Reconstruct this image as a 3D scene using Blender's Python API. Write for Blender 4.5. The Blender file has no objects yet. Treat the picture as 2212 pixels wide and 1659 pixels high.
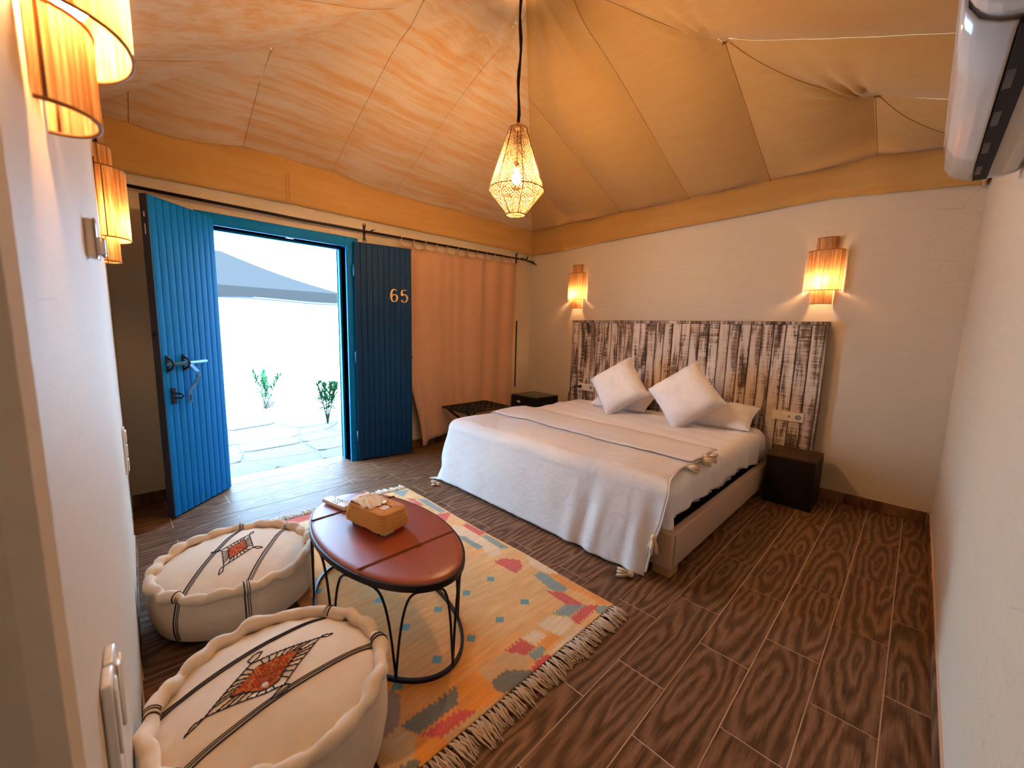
import bpy, bmesh, math, random
from mathutils import Vector, Matrix, noise
from math import sin, cos, pi, radians, hypot, atan2, exp, sqrt

S = bpy.context.scene
COL = S.collection
random.seed(7)

# ------------------------------------------------------------------ camera
F_PX, YAW, PITCH, ROLL = 875.79, radians(-44.973), radians(7.786), radians(-1.558)
CAM = Vector((0, 0, 1.3))
cd = bpy.data.cameras.new('camera')
cam = bpy.data.objects.new('camera', cd)
COL.objects.link(cam)
cd.sensor_width = 36.0
cd.lens = F_PX / 2212 * 36.0
cd.clip_start = 0.02
fw = Vector((sin(YAW) * cos(PITCH), cos(YAW) * cos(PITCH), -sin(PITCH)))
r0 = Vector((cos(YAW), -sin(YAW), 0)); d0 = fw.cross(r0)
rt = r0 * cos(ROLL) + d0 * sin(ROLL); dn = d0 * cos(ROLL) - r0 * sin(ROLL)
M3 = Matrix((rt, -dn, -fw)).transposed()
cam.matrix_world = Matrix.Translation(CAM) @ M3.to_4x4()
cd.dof.use_dof = True
cd.dof.focus_distance = 2.6
cd.dof.aperture_fstop = 3.2
S.camera = cam

# ------------------------------------------------------------------ world, sun, exposure
SKY_COL, SKY_STR = (0.365, 0.655, 1.0), 12.0
SUN_COL, SUN_STR = (0.375, 0.665, 1.0), 168.0
BULB = 430.0
BULB_COL = (1.0, 0.56, 0.25)
w = bpy.data.worlds.new('sky'); S.world = w; w.use_nodes = True
bg = w.node_tree.nodes['Background']
bg.inputs[0].default_value = (*SKY_COL, 1); bg.inputs[1].default_value = SKY_STR
sd = bpy.data.lights.new('sun', 'SUN'); sd.energy = SUN_STR; sd.color = SUN_COL; sd.angle = radians(1.5)
so = bpy.data.objects.new('sun', sd); COL.objects.link(so)
so.rotation_euler = Vector((-0.80, 0.22, -1.0)).to_track_quat('-Z', 'Y').to_euler()
so.location = (6, 0, 8)
S.view_settings.view_transform = 'Standard'
S.view_settings.look = 'None'
S.view_settings.exposure = 0.68
S.view_settings.gamma = 1.0
S.view_settings.use_curve_mapping = False
S.cycles.use_denoising = True
S.cycles.max_bounces = 9
S.cycles.adaptive_threshold = 0.015
S.cycles.diffuse_bounces = 5
S.cycles.transmission_bounces = 6
S.cycles.sample_clamp_indirect = 6.0
S.cycles.caustics_reflective = False
S.cycles.caustics_refractive = False

# ------------------------------------------------------------------ geometry helpers
class MB:
    def __init__(s): s.v = []; s.f = []; s.m = []; s.smooth = []
    def add(s, vs, fs, mi=0, smooth=False):
        o = len(s.v); s.v += [tuple(x) for x in vs]
        for f in fs: s.f.append(tuple(i + o for i in f)); s.m.append(mi); s.smooth.append(smooth)
        return s
    def box(s, x0, x1, y0, y1, z0, z1, b=0.0, mi=0, rot=None, org=None):
        bm = bmesh.new(); bmesh.ops.create_cube(bm, size=1)
        for v in bm.verts: v.co = Vector(((x0 + x1) / 2 + v.co.x * (x1 - x0), (y0 + y1) / 2 + v.co.y * (y1 - y0), (z0 + z1) / 2 + v.co.z * (z1 - z0)))
        if b > 0: bmesh.ops.bevel(bm, geom=list(bm.edges), offset=b, segments=2, profile=0.7, affect='EDGES')
        if rot is not None:
            bmesh.ops.transform(bm, matrix=rot, verts=bm.verts)
        bm.verts.index_update()
        s.add([v.co[:] for v in bm.verts], [[v.index for v in f.verts] for f in bm.faces], mi, b > 0)
        bm.free(); return s
    def tube(s, pts, r, n=8, mi=0, closed=False, cap=True, smooth=True):
        P = [Vector(p) for p in pts]; m = len(P)
        rad = r if isinstance(r, (list, tuple)) else [r] * m
        vs = []; up = None
        for i, p in enumerate(P):
            if closed: t = P[(i + 1) % m] - P[i - 1]
            else: t = P[min(i + 1, m - 1)] - P[max(i - 1, 0)]
            t = t.normalized() if t.length > 1e-9 else Vector((0, 0, 1))
            if up is None:
                up = Vector((0, 0, 1)) if abs(t.z) < 0.9 else Vector((1, 0, 0))
            a = up - t * up.dot(t)
            a = a.normalized() if a.length > 1e-6 else t.orthogonal().normalized()
            up = a; b = t.cross(a)
            for k in range(n):
                q = 2 * pi * k / n
                vs.append(p + (a * cos(q) + b * sin(q)) * rad[i])
        fs = []
        for i in range(m if closed else m - 1):
            j = (i + 1) % m
            for k in range(n):
                l = (k + 1) % n
                fs.append((i * n + k, i * n + l, j * n + l, j * n + k))
        if cap and not closed:
            fs.append(tuple(range(n - 1, -1, -1))); fs.append(tuple((m - 1) * n + k for k in range(n)))
        return s.add(vs, fs, mi, smooth)
    def grid(s, fn, nu, nv, mi=0, smooth=True, wrap_u=False):
        vs = []; cu = nu if wrap_u else nu + 1
        for i in range(cu):
            for j in range(nv + 1): vs.append(fn(i / nu, j / nv))
        fs = []
        for i in range(nu):
            a = i; b = (i + 1) % cu
            for j in range(nv):
                fs.append((a * (nv + 1) + j, b * (nv + 1) + j, b * (nv + 1) + j + 1, a * (nv + 1) + j + 1))
        return s.add(vs, fs, mi, smooth)
    def lathe(s, prof, n=24, c=(0, 0, 0), mi=0, mod=None, smooth=True):
        def fn(u, v):
            k = v * (len(prof) - 1); i = min(int(k), len(prof) - 2); t = k - i
            r = prof[i][0] * (1 - t) + prof[i + 1][0] * t; z = prof[i][1] * (1 - t) + prof[i + 1][1] * t
            a = 2 * pi * u
            if mod: r, z = mod(a, v, r, z)
            return (c[0] + r * cos(a), c[1] + r * sin(a), c[2] + z)
        return s.grid(fn, n, len(prof) - 1, mi, smooth, wrap_u=True)
    def ball(s, c, r, n=10, mi=0, sz=1.0):
        prof = [(r * sin(pi * k / n), -r * sz * cos(pi * k / n)) for k in range(n + 1)]
        return s.lathe(prof, n + 2, c, mi)
    def prism(s, poly, z0, z1, mi=0, inset=0.0):
        n = len(poly); cx = sum(p[0] for p in poly) / n; cy = sum(p[1] for p in poly) / n
        top = poly
        vs = [(x, y, z0) for x, y in poly] + [(x, y, z1 - inset) for x, y in poly]
        fs = [tuple(range(n - 1, -1, -1))]
        for i in range(n): j = (i + 1) % n; fs.append((i, j, n + j, n + i))
        if inset > 0:
            for x, y in poly:
                d = hypot(x - cx, y - cy) or 1
                vs.append((x - (x - cx) / d * inset, y - (y - cy) / d * inset, z1))
            for i in range(n): j = (i + 1) % n; fs.append((n + i, n + j, 2 * n + j, 2 * n + i))
            fs.append(tuple(range(2 * n, 3 * n)))
        else: fs.append(tuple(range(n, 2 * n)))
        return s.add(vs, fs, mi)
    def mesh(s, name, mats, shift=(0, 0, 0)):
        me = bpy.data.meshes.new(name)
        vs = [(a - shift[0], b - shift[1], c - shift[2]) for a, b, c in s.v] if shift != (0, 0, 0) else s.v
        me.from_pydata(vs, [], s.f)
        for m in (mats if isinstance(mats, (list, tuple)) else [mats]): me.materials.append(m)
        me.polygons.foreach_set('material_index', s.m)
        me.polygons.foreach_set('use_smooth', s.smooth)
        me.update(); return me

def thing(name, label, cat, loc=(0, 0, 0), rz=0.0, group=None):
    o = bpy.data.objects.new(name, None); COL.objects.link(o)
    o.empty_display_size = 0.1
    o.location = loc; o.rotation_euler = (0, 0, rz); o['label'] = label; o['category'] = cat
    if group: o['group'] = group
    return o
def root_of(p):
    while p.parent: p = p.parent
    return p
def part(name, mb, mat, parent, world=True, label=None, kind=None, solid=0.0, sub=0, recalc=True):
    sh = (0, 0, 0)
    if world: sh = tuple(root_of(parent).location)
    me = mb.mesh(name, mat, sh)
    o = bpy.data.objects.new(name, me); COL.objects.link(o); o.parent = parent
    if label: o['label'] = label
    if kind: o['kind'] = kind
    if sub:
        m = o.modifiers.new('sub', 'SUBSURF'); m.levels = sub; m.render_levels = sub
    if solid:
        m = o.modifiers.new('solid', 'SOLIDIFY'); m.thickness = solid; m.offset = 0
    return o
def single(name, mb, mat, label=None, cat=None, kind=None, group=None, solid=0.0, loc=(0, 0, 0)):
    o = bpy.data.objects.new(name, mb.mesh(name, mat, loc)); COL.objects.link(o); o.location = loc
    if label: o['label'] = label
    if cat: o['category'] = cat
    if kind: o['kind'] = kind
    if group: o['group'] = group
    if solid:
        m = o.modifiers.new('solid', 'SOLIDIFY'); m.thickness = solid; m.offset = 0
    return o
def inst(name, me, parent, loc=(0, 0, 0), rot=(0, 0, 0), scale=(1, 1, 1)):
    o = bpy.data.objects.new(name, me); COL.objects.link(o); o.parent = parent
    o.location = loc; o.rotation_euler = rot; o.scale = scale
    return o
def copy_tree(o, parent=None):
    c = o.copy(); COL.objects.link(c); c.parent = parent
    for ch in list(o.children): copy_tree(ch, c)
    return c
def lerp(a, b, t): return a + (b - a) * t
def sstep(a, b, x):
    t = max(0.0, min(1.0, (x - a) / (b - a))); return t * t * (3 - 2 * t)
def interp(x, xs, ys):
    if x <= xs[0]: return ys[0]
    for i in range(len(xs) - 1):
        if x <= xs[i + 1]: return lerp(ys[i], ys[i + 1], (x - xs[i]) / (xs[i + 1] - xs[i]))
    return ys[-1]
def nz(x, y=0.0, z=0.0): return noise.noise(Vector((x, y, z)))

# ------------------------------------------------------------------ materials
class N:
    def __init__(s, name):
        s.mat = bpy.data.materials.new(name); s.mat.use_nodes = True
        s.t = s.mat.node_tree; s.t.nodes.clear()
        s.out = s.t.nodes.new('ShaderNodeOutputMaterial')
    def n(s, typ, **kw):
        nd = s.t.nodes.new('ShaderNode' + typ)
        ins = kw.pop('i', {})
        for k, v in kw.items(): setattr(nd, k, v)
        for k, v in ins.items(): s.set(nd, k, v)
        return nd
    def set(s, nd, k, v):
        sock = nd.inputs[k]
        if hasattr(v, 'is_linked') or isinstance(v, bpy.types.NodeSocket): s.t.links.new(v, sock)
        elif isinstance(v, bpy.types.Node): s.t.links.new(v.outputs[0], sock)
        else: sock.default_value = v
    def coord(s, which='Object', scale=(1, 1, 1), loc=(0, 0, 0), rot=(0, 0, 0)):
        tc = s.n('TexCoord')
        return s.n('Mapping', i={'Vector': tc.outputs[which], 'Scale': scale, 'Location': loc, 'Rotation': rot}).outputs[0]
    def noise(s, vec, scale=5, detail=4, rough=0.55, dist=0.0):
        return s.n('TexNoise', i={'Vector': vec, 'Scale': scale, 'Detail': detail, 'Roughness': rough, 'Distortion': dist}).outputs['Fac']
    def ramp(s, fac, stops, interp='LINEAR'):
        nd = s.n('ValToRGB', i={'Fac': fac}); cr = nd.color_ramp; cr.interpolation = interp
        while len(cr.elements) < len(stops): cr.elements.new(0.5)
        for e, (p, c) in zip(cr.elements, stops):
            e.position = p; e.color = (*c, 1) if len(c) == 3 else c
        return nd.outputs[0]
    def mix(s, fac, a, b, mode='MIX'):
        nd = s.n('Mix', data_type='RGBA', blend_type=mode)
        s.set(nd, 0, fac); s.set(nd, 6, a if not isinstance(a, tuple) else (*a[:3], 1)); s.set(nd, 7, b if not isinstance(b, tuple) else (*b[:3], 1))
        return nd.outputs[2]
    def math(s, op, a, b=0.0):
        nd = s.n('Math', operation=op); s.set(nd, 0, a); s.set(nd, 1, b); return nd.outputs[0]
    def bump(s, h, strength=0.3, dist=0.01, normal=None):
        nd = s.n('Bump', i={'Height': h, 'Strength': strength, 'Distance': dist})
        if normal is not None: s.set(nd, 'Normal', normal)
        return nd.outputs[0]
    def bsdf(s, col=(0.5, 0.5, 0.5), rough=0.6, metal=0.0, spec=0.5, normal=None, sheen=0.0, coat=0.0):
        nd = s.n('BsdfPrincipled')
        s.set(nd, 'Base Color', col if not isinstance(col, tuple) else (*col[:3], 1))
        s.set(nd, 'Roughness', rough); s.set(nd, 'Metallic', metal)
        s.set(nd, 'Specular IOR Level', spec)
        if sheen: s.set(nd, 'Sheen Weight', sheen)
        if coat: s.set(nd, 'Coat Weight', coat); s.set(nd, 'Coat Roughness', 0.2)
        if normal is not None: s.set(nd, 'Normal', normal)
        return nd.outputs[0]
    def done(s, sh):
        s.t.links.new(sh, s.out.inputs['Surface']); return s.mat

def simple(name, col, rough=0.6, metal=0.0, spec=0.5, bump=0.0, bscale=40, var=0.12, sheen=0.0, coat=0.0):
    m = N(name); v = m.coord()
    nf = m.noise(v, bscale, 5)
    c = m.mix(nf, tuple(x * (1 - var) for x in col), tuple(min(1, x * (1 + var)) for x in col))
    nm = m.bump(nf, bump, 0.004) if bump else None
    return m.done(m.bsdf(c, rough, metal, spec, nm, sheen, coat))

def mat_plaster(name, base):
    m = N(name); v = m.coord()
    streak = m.noise(m.coord(scale=(3, 3, 26)), 1.4, 5, 0.6, 0.4)
    blot = m.noise(v, 2.3, 4)
    c = m.mix(streak, tuple(x * 0.90 for x in base), tuple(x * 1.06 for x in base))
    c = m.mix(m.math('MULTIPLY', blot, 0.35), c, tuple(x * y for x, y in zip(base, (0.95, 0.86, 0.76))))
    vor = m.n('TexVoronoi', feature='DISTANCE_TO_EDGE', i={'Vector': m.n('Mapping', i={'Vector': v}).outputs[0], 'Scale': 9.0, 'Randomness': 1.0}).outputs[0]
    crack = m.math('LESS_THAN', vor, 0.010)
    mask = m.math('MULTIPLY', crack, m.ramp(m.noise(v, 1.1, 2), [(0.56, (0, 0, 0)), (0.64, (1, 1, 1))]))
    c = m.mix(m.math('MULTIPLY', mask, 0.35), c, tuple(x * 0.55 for x in base))
    nm = m.bump(m.mix(0.5, streak, m.noise(v, 60, 4)), 0.22, 0.006)
    return m.done(m.bsdf(c, 0.62, 0, 0.35, nm))
PLASTER = mat_plaster('plaster', (0.59, 0.495, 0.375))

def mat_tile():
    m = N('wood_tile')
    tc = m.n('TexCoord'); rnd = m.n('ObjectInfo').outputs['Random']
    off = m.n('CombineXYZ', i={0: m.math('MULTIPLY', m.math('SUBTRACT', rnd, 0.5), 0.12), 1: m.math('MULTIPLY', m.math('SUBTRACT', m.math('FRACT', m.math('MULTIPLY', rnd, 7.3)), 0.5), 0.42), 2: m.math('MULTIPLY', rnd, 5.0)}).outputs[0]
    p = m.n('VectorMath', operation='ADD', i={0: tc.outputs['Object'], 1: off}).outputs[0]
    warp = m.n('TexNoise', i={'Vector': m.n('Mapping', i={'Vector': p, 'Scale': (9, 2.2, 1)}).outputs[0], 'Scale': 1.3, 'Detail': 4, 'Roughness': 0.55}).outputs['Color']
    wv = m.n('VectorMath', operation='MULTIPLY_ADD', i={0: warp, 1: (0.085, 0.34, 0.0), 2: m.n('VectorMath', operation='SUBTRACT', i={0: p, 1: (0.042, 0.17, 0)}).outputs[0]}).outputs[0]
    q = m.n('Mapping', i={'Vector': wv, 'Scale': (16, 2.4, 0)}).outputs[0]
    rr = m.n('VectorMath', operation='LENGTH', i={0: q}).outputs['Value']
    rings = m.math('SINE', m.math('ADD', m.math('MULTIPLY', m.math('POWER', rr, 0.8), 15.0), m.math('MULTIPLY', m.noise(m.n('Mapping', i={'Vector': p, 'Scale': (30, 2.5, 1)}).outputs[0], 1.0, 3), 4.0)))
    fine = m.noise(m.n('Mapping', i={'Vector': p, 'Scale': (160, 7, 1)}).outputs[0], 1.0, 5, 0.7, 0.6)
    fac = m.math('ADD', m.math('MULTIPLY', m.math('ADD', m.math('MULTIPLY', rings, 0.5), 0.5), 0.34), m.math('MULTIPLY', fine, 0.74))
    c = m.ramp(fac, [(0.24, (0.045, 0.020, 0.0105)), (0.46, (0.120, 0.058, 0.029)), (0.66, (0.215, 0.112, 0.060)), (0.90, (0.31, 0.175, 0.100))])
    c = m.mix(m.math('MULTIPLY', rnd, 0.25), c, (0.05, 0.026, 0.015))
    nm = m.bump(fac, 0.10, 0.003)
    return m.done(m.bsdf(c, m.ramp(fine, [(0.2, (0.40,) * 3), (0.8, (0.56,) * 3)]), 0, 0.13, nm))
TILE = mat_tile()
GROUT = simple('grout', (0.60, 0.43, 0.33), 0.9, bump=0.3, bscale=120)

def mat_door():
    m = N('blue_paint'); v = m.coord(scale=(6, 6, 1.2))
    nf = m.noise(v, 3, 5); n2 = m.noise(m.coord(scale=(40, 40, 3)), 2, 4)
    c = m.mix(nf, (0.001, 0.150, 0.46), (0.0015, 0.215, 0.62))
    c = m.mix(m.ramp(m.noise(m.coord(), 14, 5), [(0.70, (0, 0, 0)), (0.78, (0.5, 0.5, 0.5))]), c, (0.002, 0.05, 0.14))
    return m.done(m.bsdf(c, 0.55, 0, 0.10, m.bump(n2, 0.16, 0.003)))
DOORBLUE = mat_door()
DOORBLUE_SHADED = simple('blue_paint_shaded', (0.0035, 0.036, 0.120), 0.55, spec=0.12, bump=0.15, bscale=40, var=0.25)  # door blue again, with the unlit leaf's shade put into the colour
DOORNAVY = simple('navy_door_edge', (0.010, 0.016, 0.034), 0.5, bump=0.2, bscale=50)

def mat_canvas(name, a, b, axis, strength):
    m = N(name)
    sc = {'y': (7, 0.42, 7), 'x': (0.42, 7, 7)}[axis]
    st = m.noise(m.coord('Generated' if False else 'Object', scale=sc), 2.2, 6, 0.68, 0.08)
    fs = {'y': (90, 6, 90), 'x': (6, 90, 90)}[axis]
    fine = m.noise(m.coord(scale=fs), 1.6, 4, 0.7)
    slub = m.noise(m.coord(scale=tuple(x * 2.2 for x in fs)), 2.0, 3, 0.8)
    f1 = m.ramp(st, [(0.42, (0, 0, 0)), (0.62, (1, 1, 1))])
    c = m.mix(m.math('MULTIPLY', f1, strength), a, b)
    c = m.mix(m.math('MULTIPLY', fine, 0.50), c, tuple(x * 0.62 for x in a))
    c = m.mix(m.ramp(slub, [(0.58, (0, 0, 0)), (0.74, (0.45,) * 3)]), c, tuple(x * 0.38 for x in a))
    nm = m.bump(fine, 0.12, 0.003)
    return m.done(m.bsdf(c, 0.85, 0, 0.15, nm, sheen=0.2))
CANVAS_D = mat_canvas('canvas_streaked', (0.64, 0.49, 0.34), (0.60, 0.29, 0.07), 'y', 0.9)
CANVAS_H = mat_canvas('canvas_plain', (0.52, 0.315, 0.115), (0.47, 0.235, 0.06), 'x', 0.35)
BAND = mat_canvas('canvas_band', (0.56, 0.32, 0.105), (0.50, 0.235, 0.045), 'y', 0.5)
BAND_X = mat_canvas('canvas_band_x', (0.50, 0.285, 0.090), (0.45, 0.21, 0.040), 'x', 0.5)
SEAM = simple('seam_thread', (0.30, 0.15, 0.05), 0.9)

def mat_cloth(name, col, wscale=260, bump=0.25, rough=0.9, sheen=0.25, wr=0.0, transl=0.0, var=0.08):
    m = N(name); v = m.coord()
    w1 = m.n('TexWave', wave_type='BANDS', bands_direction='X', i={'Vector': v, 'Scale': wscale, 'Distortion': 1.5, 'Detail': 1}).outputs['Fac']
    w2 = m.n('TexWave', wave_type='BANDS', bands_direction='Y', i={'Vector': v, 'Scale': wscale, 'Distortion': 1.5, 'Detail': 1}).outputs['Fac']
    weave = m.math('MULTIPLY', w1, w2)
    nf = m.noise(v, 22, 6, 0.6)
    c = m.mix(nf, tuple(x * (1 - var) for x in col), tuple(min(1, x * (1 + var)) for x in col))
    nm = m.bump(weave, bump, 0.0015)
    if wr: nm = m.bump(m.noise(m.coord(scale=(1, 1.0, 1)), 9, 5, 0.55, 1.2), wr, 0.02, nm)
    sh = m.bsdf(c, rough, 0, 0.2, nm, sheen)
    if transl:
        t = m.n('BsdfTranslucent', i={'Color': (*col, 1)}).outputs[0]
        sh = m.n('MixShader', i={0: transl, 1: sh, 2: t}).outputs[0]
    return m.done(sh)
CURTAIN = mat_cloth('terracotta_curtain', (0.49, 0.27, 0.155), 200, 0.15)
BLANKET = mat_cloth('cream_throw', (0.72, 0.655, 0.61), 130, 0.4, wr=0.35)
LINEN = mat_cloth('white_linen', (0.80, 0.77, 0.77), 380, 0.08, 0.8, wr=0.25)
PILLOWM = mat_cloth('white_pillow', (0.82, 0.79, 0.79), 400, 0.06, 0.8, wr=0.18)
MATTR = mat_cloth('mattress_cover', (0.62, 0.55, 0.48), 200, 0.1)
BEDUPH = mat_cloth('bed_upholstery', (0.52, 0.355, 0.24), 240, 0.3)
POUFM = mat_cloth('pouf_wool', (0.74, 0.61, 0.46), 210, 0.35, wr=0.10, var=0.12)
TASSEL = simple('tassel_cotton', (0.62, 0.47, 0.32), 0.95, bump=0.4, bscale=200, var=0.2)
FRINGE = simple('fringe_wool', (0.58, 0.445, 0.32), 0.95, bump=0.3, bscale=150, var=0.25)
NAVYT = simple('navy_thread', (0.012, 0.016, 0.045), 0.85, bump=0.3, bscale=300)
REDT = simple('red_thread', (0.62, 0.09, 0.045), 0.85, bump=0.5, bscale=300, var=0.4)
ORT = simple('orange_thread', (0.80, 0.36, 0.13), 0.85, bump=0.5, bscale=300, var=0.3)
WENGE = simple('wenge_wood', (0.008, 0.004, 0.004), 0.5, spec=0.2, bump=0.1, bscale=30, var=0.35)
WENGETOP = simple('wenge_top', (0.055, 0.026, 0.012), 0.45, spec=0.3, bump=0.1, bscale=30, var=0.35)
IRON = simple('black_iron', (0.012, 0.010, 0.014), 0.45, 0.6, bump=0.15, bscale=90)
BLACKP = simple('black_plastic', (0.008, 0.008, 0.012), 0.35)
FRIDGE = simple('fridge_black', (0.005, 0.005, 0.009), 0.35, spec=0.25)
FRIDGETOP = simple('fridge_top', (0.020, 0.020, 0.024), 0.24)
WHITEP = simple('white_plastic', (0.70, 0.68, 0.66), 0.28, var=0.02)
SWITCHM = simple('switch_plastic', (0.72, 0.60, 0.45), 0.35, var=0.02)
GREYP = simple('grey_plastic', (0.22, 0.22, 0.22), 0.4)
DARK = simple('dark_void', (0.006, 0.004, 0.008), 0.9)
CHROME = simple('chrome', (0.65, 0.65, 0.68), 0.15, 1.0, var=0.02)
BRASS = simple('brass_digit', (0.78, 0.50, 0.20), 0.35, 0.7, var=0.05)
STEELB = simple('painted_bolt', (0.05, 0.20, 0.36), 0.35, 0.3)
RAWWOOD = simple('raw_wood_foot', (0.42, 0.23, 0.10), 0.6, bscale=20)
LABELW = simple('paper_label', (0.75, 0.72, 0.68), 0.7)
TISSUE = simple('tissue_paper', (0.86, 0.87, 0.90), 0.8, var=0.01)

def mat_leather():
    m = N('red_leather'); v = m.coord()
    vor = m.n('TexVoronoi', i={'Vector': v, 'Scale': 420.0}).outputs[0]
    nf = m.noise(v, 9, 4)
    c = m.mix(nf, (0.20, 0.028, 0.007), (0.31, 0.052, 0.013))
    return m.done(m.bsdf(c, 0.40, 0, 0.8, m.bump(vor, 0.10, 0.001)))
LEATHER = mat_leather()

def mat_raffia(name, inner, dark, fac):
    m = N(name); v = m.coord(scale=(1, 1, 0.035))
    rnd = m.noise(v, 150, 4, 0.7)
    r2 = m.noise(v, 55, 3, 0.6)
    f = m.math('ADD', m.math('MULTIPLY', rnd, 0.6), m.math('MULTIPLY', r2, 0.4))
    c = m.ramp(f, [(0.36, dark), (0.50, tuple((a + b) / 2 for a, b in zip(inner, dark))), (0.60, inner)])
    d = m.bsdf(c, 0.8, 0, 0.2, m.bump(rnd, 0.6, 0.004))
    t = m.n('BsdfTranslucent', i={'Color': c}).outputs[0]
    return m.done(m.n('MixShader', i={0: fac, 1: d, 2: t}).outputs[0])
RAFFIA = mat_raffia('raffia', (0.80, 0.50, 0.22), (0.31, 0.085, 0.012), 0.30)
NETM = mat_raffia('crochet_cord', (0.42, 0.29, 0.15), (0.28, 0.16, 0.07), 0.4)
SHADEWIRE = simple('shade_wire', (0.22, 0.10, 0.03), 0.7)
def mat_emit(name, col, s):
    m = N(name); return m.done(m.n('Emission', i={'Color': (*col, 1), 'Strength': s}).outputs[0])
BULBM = mat_emit('bulb_glow', BULB_COL, BULB)
BULBP = mat_emit('pendant_bulb_glow', (1.0, 0.585, 0.255), BULB * 4.9)
SOCKET = simple('lamp_socket', (0.25, 0.16, 0.08), 0.6)

def mat_plank():
    m = N('whitewashed_plank'); rnd = m.n('ObjectInfo').outputs['Random']
    tc = m.n('TexCoord')
    off = m.n('CombineXYZ', i={0: m.math('MULTIPLY', rnd, 13.0), 1: 0.0, 2: m.math('MULTIPLY', rnd, 37.0)}).outputs[0]
    p = m.n('VectorMath', operation='ADD', i={0: tc.outputs['Object'], 1: off}).outputs[0]
    big = m.noise(m.n('Mapping', i={'Vector': p, 'Scale': (14, 14, 2.2)}).outputs[0], 1.0, 4, 0.55, 0.5)
    saw = m.noise(m.n('Mapping', i={'Vector': p, 'Scale': (5, 5, 120)}).outputs[0], 1.0, 3, 0.6, 0.15)
    grain = m.noise(m.n('Mapping', i={'Vector': p, 'Scale': (90, 90, 4)}).outputs[0], 1.0, 4, 0.6)
    f = m.math('ADD', m.math('MULTIPLY', big, 0.62), m.math('ADD', m.math('MULTIPLY', saw, 0.30), m.math('MULTIPLY', grain, 0.24)))
    c = m.ramp(f, [(0.51, (0.72, 0.61, 0.51)), (0.59, (0.54, 0.43, 0.34)), (0.625, (0.16, 0.105, 0.075)), (0.68, (0.032, 0.021, 0.018))])
    ex = m.math('ABSOLUTE', m.n('SeparateXYZ', i={0: tc.outputs['Object']}).outputs[0])
    edge = m.math('MULTIPLY', m.ramp(ex, [(0.034, (0, 0, 0)), (0.041, (1, 1, 1))]), m.ramp(grain, [(0.38, (0.25,) * 3), (0.6, (1, 1, 1))]))
    c = m.mix(m.math('MULTIPLY', edge, 0.9), c, (0.035, 0.022, 0.018))
    c = m.mix(m.math('MULTIPLY', rnd, 0.30), c, (0.30, 0.20, 0.14))
    c = m.mix(m.ramp(m.noise(p, 3, 3), [(0.55, (0, 0, 0)), (0.75, (0.5,) * 3)]), c, (0.40, 0.24, 0.14))
    return m.done(m.bsdf(c, 0.7, 0, 0.25, m.bump(f, 0.35, 0.004)))
PLANK = mat_plank()
PLANKDARK = simple('plank_gap', (0.03, 0.018, 0.014), 0.9)

def mat_rug():
    m = N('kilim_wool')
    at = m.n('Attribute', attribute_name='Col').outputs['Color']
    yarn = m.noise(m.coord(scale=(220, 9, 1)), 1.0, 4, 0.7)
    fleck = m.noise(m.coord(), 170, 3, 0.7)
    c = m.mix(m.ramp(yarn, [(0.30, (0.55,) * 3), (0.70, (0.0,) * 3)]), at, m.mix(0.55, at, (0.32, 0.16, 0.06), 'MIX'))
    c = m.mix(m.ramp(fleck, [(0.55, (0, 0, 0)), (0.8, (0.35,) * 3)]), c, (0.80, 0.64, 0.46))
    w1 = m.n('TexWave', wave_type='BANDS', bands_direction='X', i={'Vector': m.coord(), 'Scale': 62, 'Distortion': 0.6}).outputs['Fac']
    w2 = m.n('TexWave', wave_type='BANDS', bands_direction='Y', i={'Vector': m.coord(), 'Scale': 40, 'Distortion': 0.6}).outputs['Fac']
    nm = m.bump(m.math('ADD', m.math('MULTIPLY', w1, w2), m.math('MULTIPLY', fleck, 0.6)), 0.6, 0.002)
    return m.done(m.bsdf(c, 0.95, 0, 0.1, nm, sheen=0.3))
RUG = mat_rug()
def mat_basket():
    m = N('coiled_straw'); v = m.coord()
    f = m.noise(m.coord(scale=(1, 1, 1)), 160, 3, 0.7)
    c = m.mix(f, (0.55, 0.25, 0.065), (0.80, 0.47, 0.17))
    return m.done(m.bsdf(c, 0.75, 0, 0.3, m.bump(f, 0.5, 0.003)))
STRAW = mat_basket()
STRAWD = simple('straw_gap', (0.10, 0.045, 0.02), 0.9)
def mat_carton():
    m = N('tissue_carton'); v = m.coord(scale=(1, 1, 1.3))
    vor = m.n('TexVoronoi', i={'Vector': v, 'Scale': 32.0}).outputs['Color']
    sx = m.n('SeparateColor', i={0: vor}).outputs[0]
    c = m.ramp(sx, [(0.0, (0.80, 0.80, 0.82)), (0.34, (0.62, 0.03, 0.03)), (0.60, (0.03, 0.035, 0.12)), (0.82, (0.80, 0.80, 0.82))], 'CONSTANT')
    return m.done(m.bsdf(c, 0.4))
CARTON = mat_carton()
EXTWALL = mat_plaster('outside_plaster', (0.62, 0.57, 0.535))
STONEM = simple('flagstone', (0.15, 0.135, 0.125), 0.9, spec=0.05, bump=0.4, bscale=14, var=0.22)
EARTH = simple('earth', (0.115, 0.090, 0.075), 0.95, spec=0.05, bump=0.5, bscale=30, var=0.3)
TENTOUT = simple('outside_canvas', (0.0095, 0.0078, 0.007), 0.95, spec=0.02, bump=0.3, bscale=60, var=0.12)
TENTTRIM = simple('outside_dark_trim', (0.015, 0.02, 0.04), 0.7)
LEAF = simple('oleander_leaf', (0.016, 0.070, 0.022), 0.7, spec=0.05, var=0.4, bscale=6)
STEM = simple('oleander_stem', (0.03, 0.034, 0.015), 0.8, spec=0.05)

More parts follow.
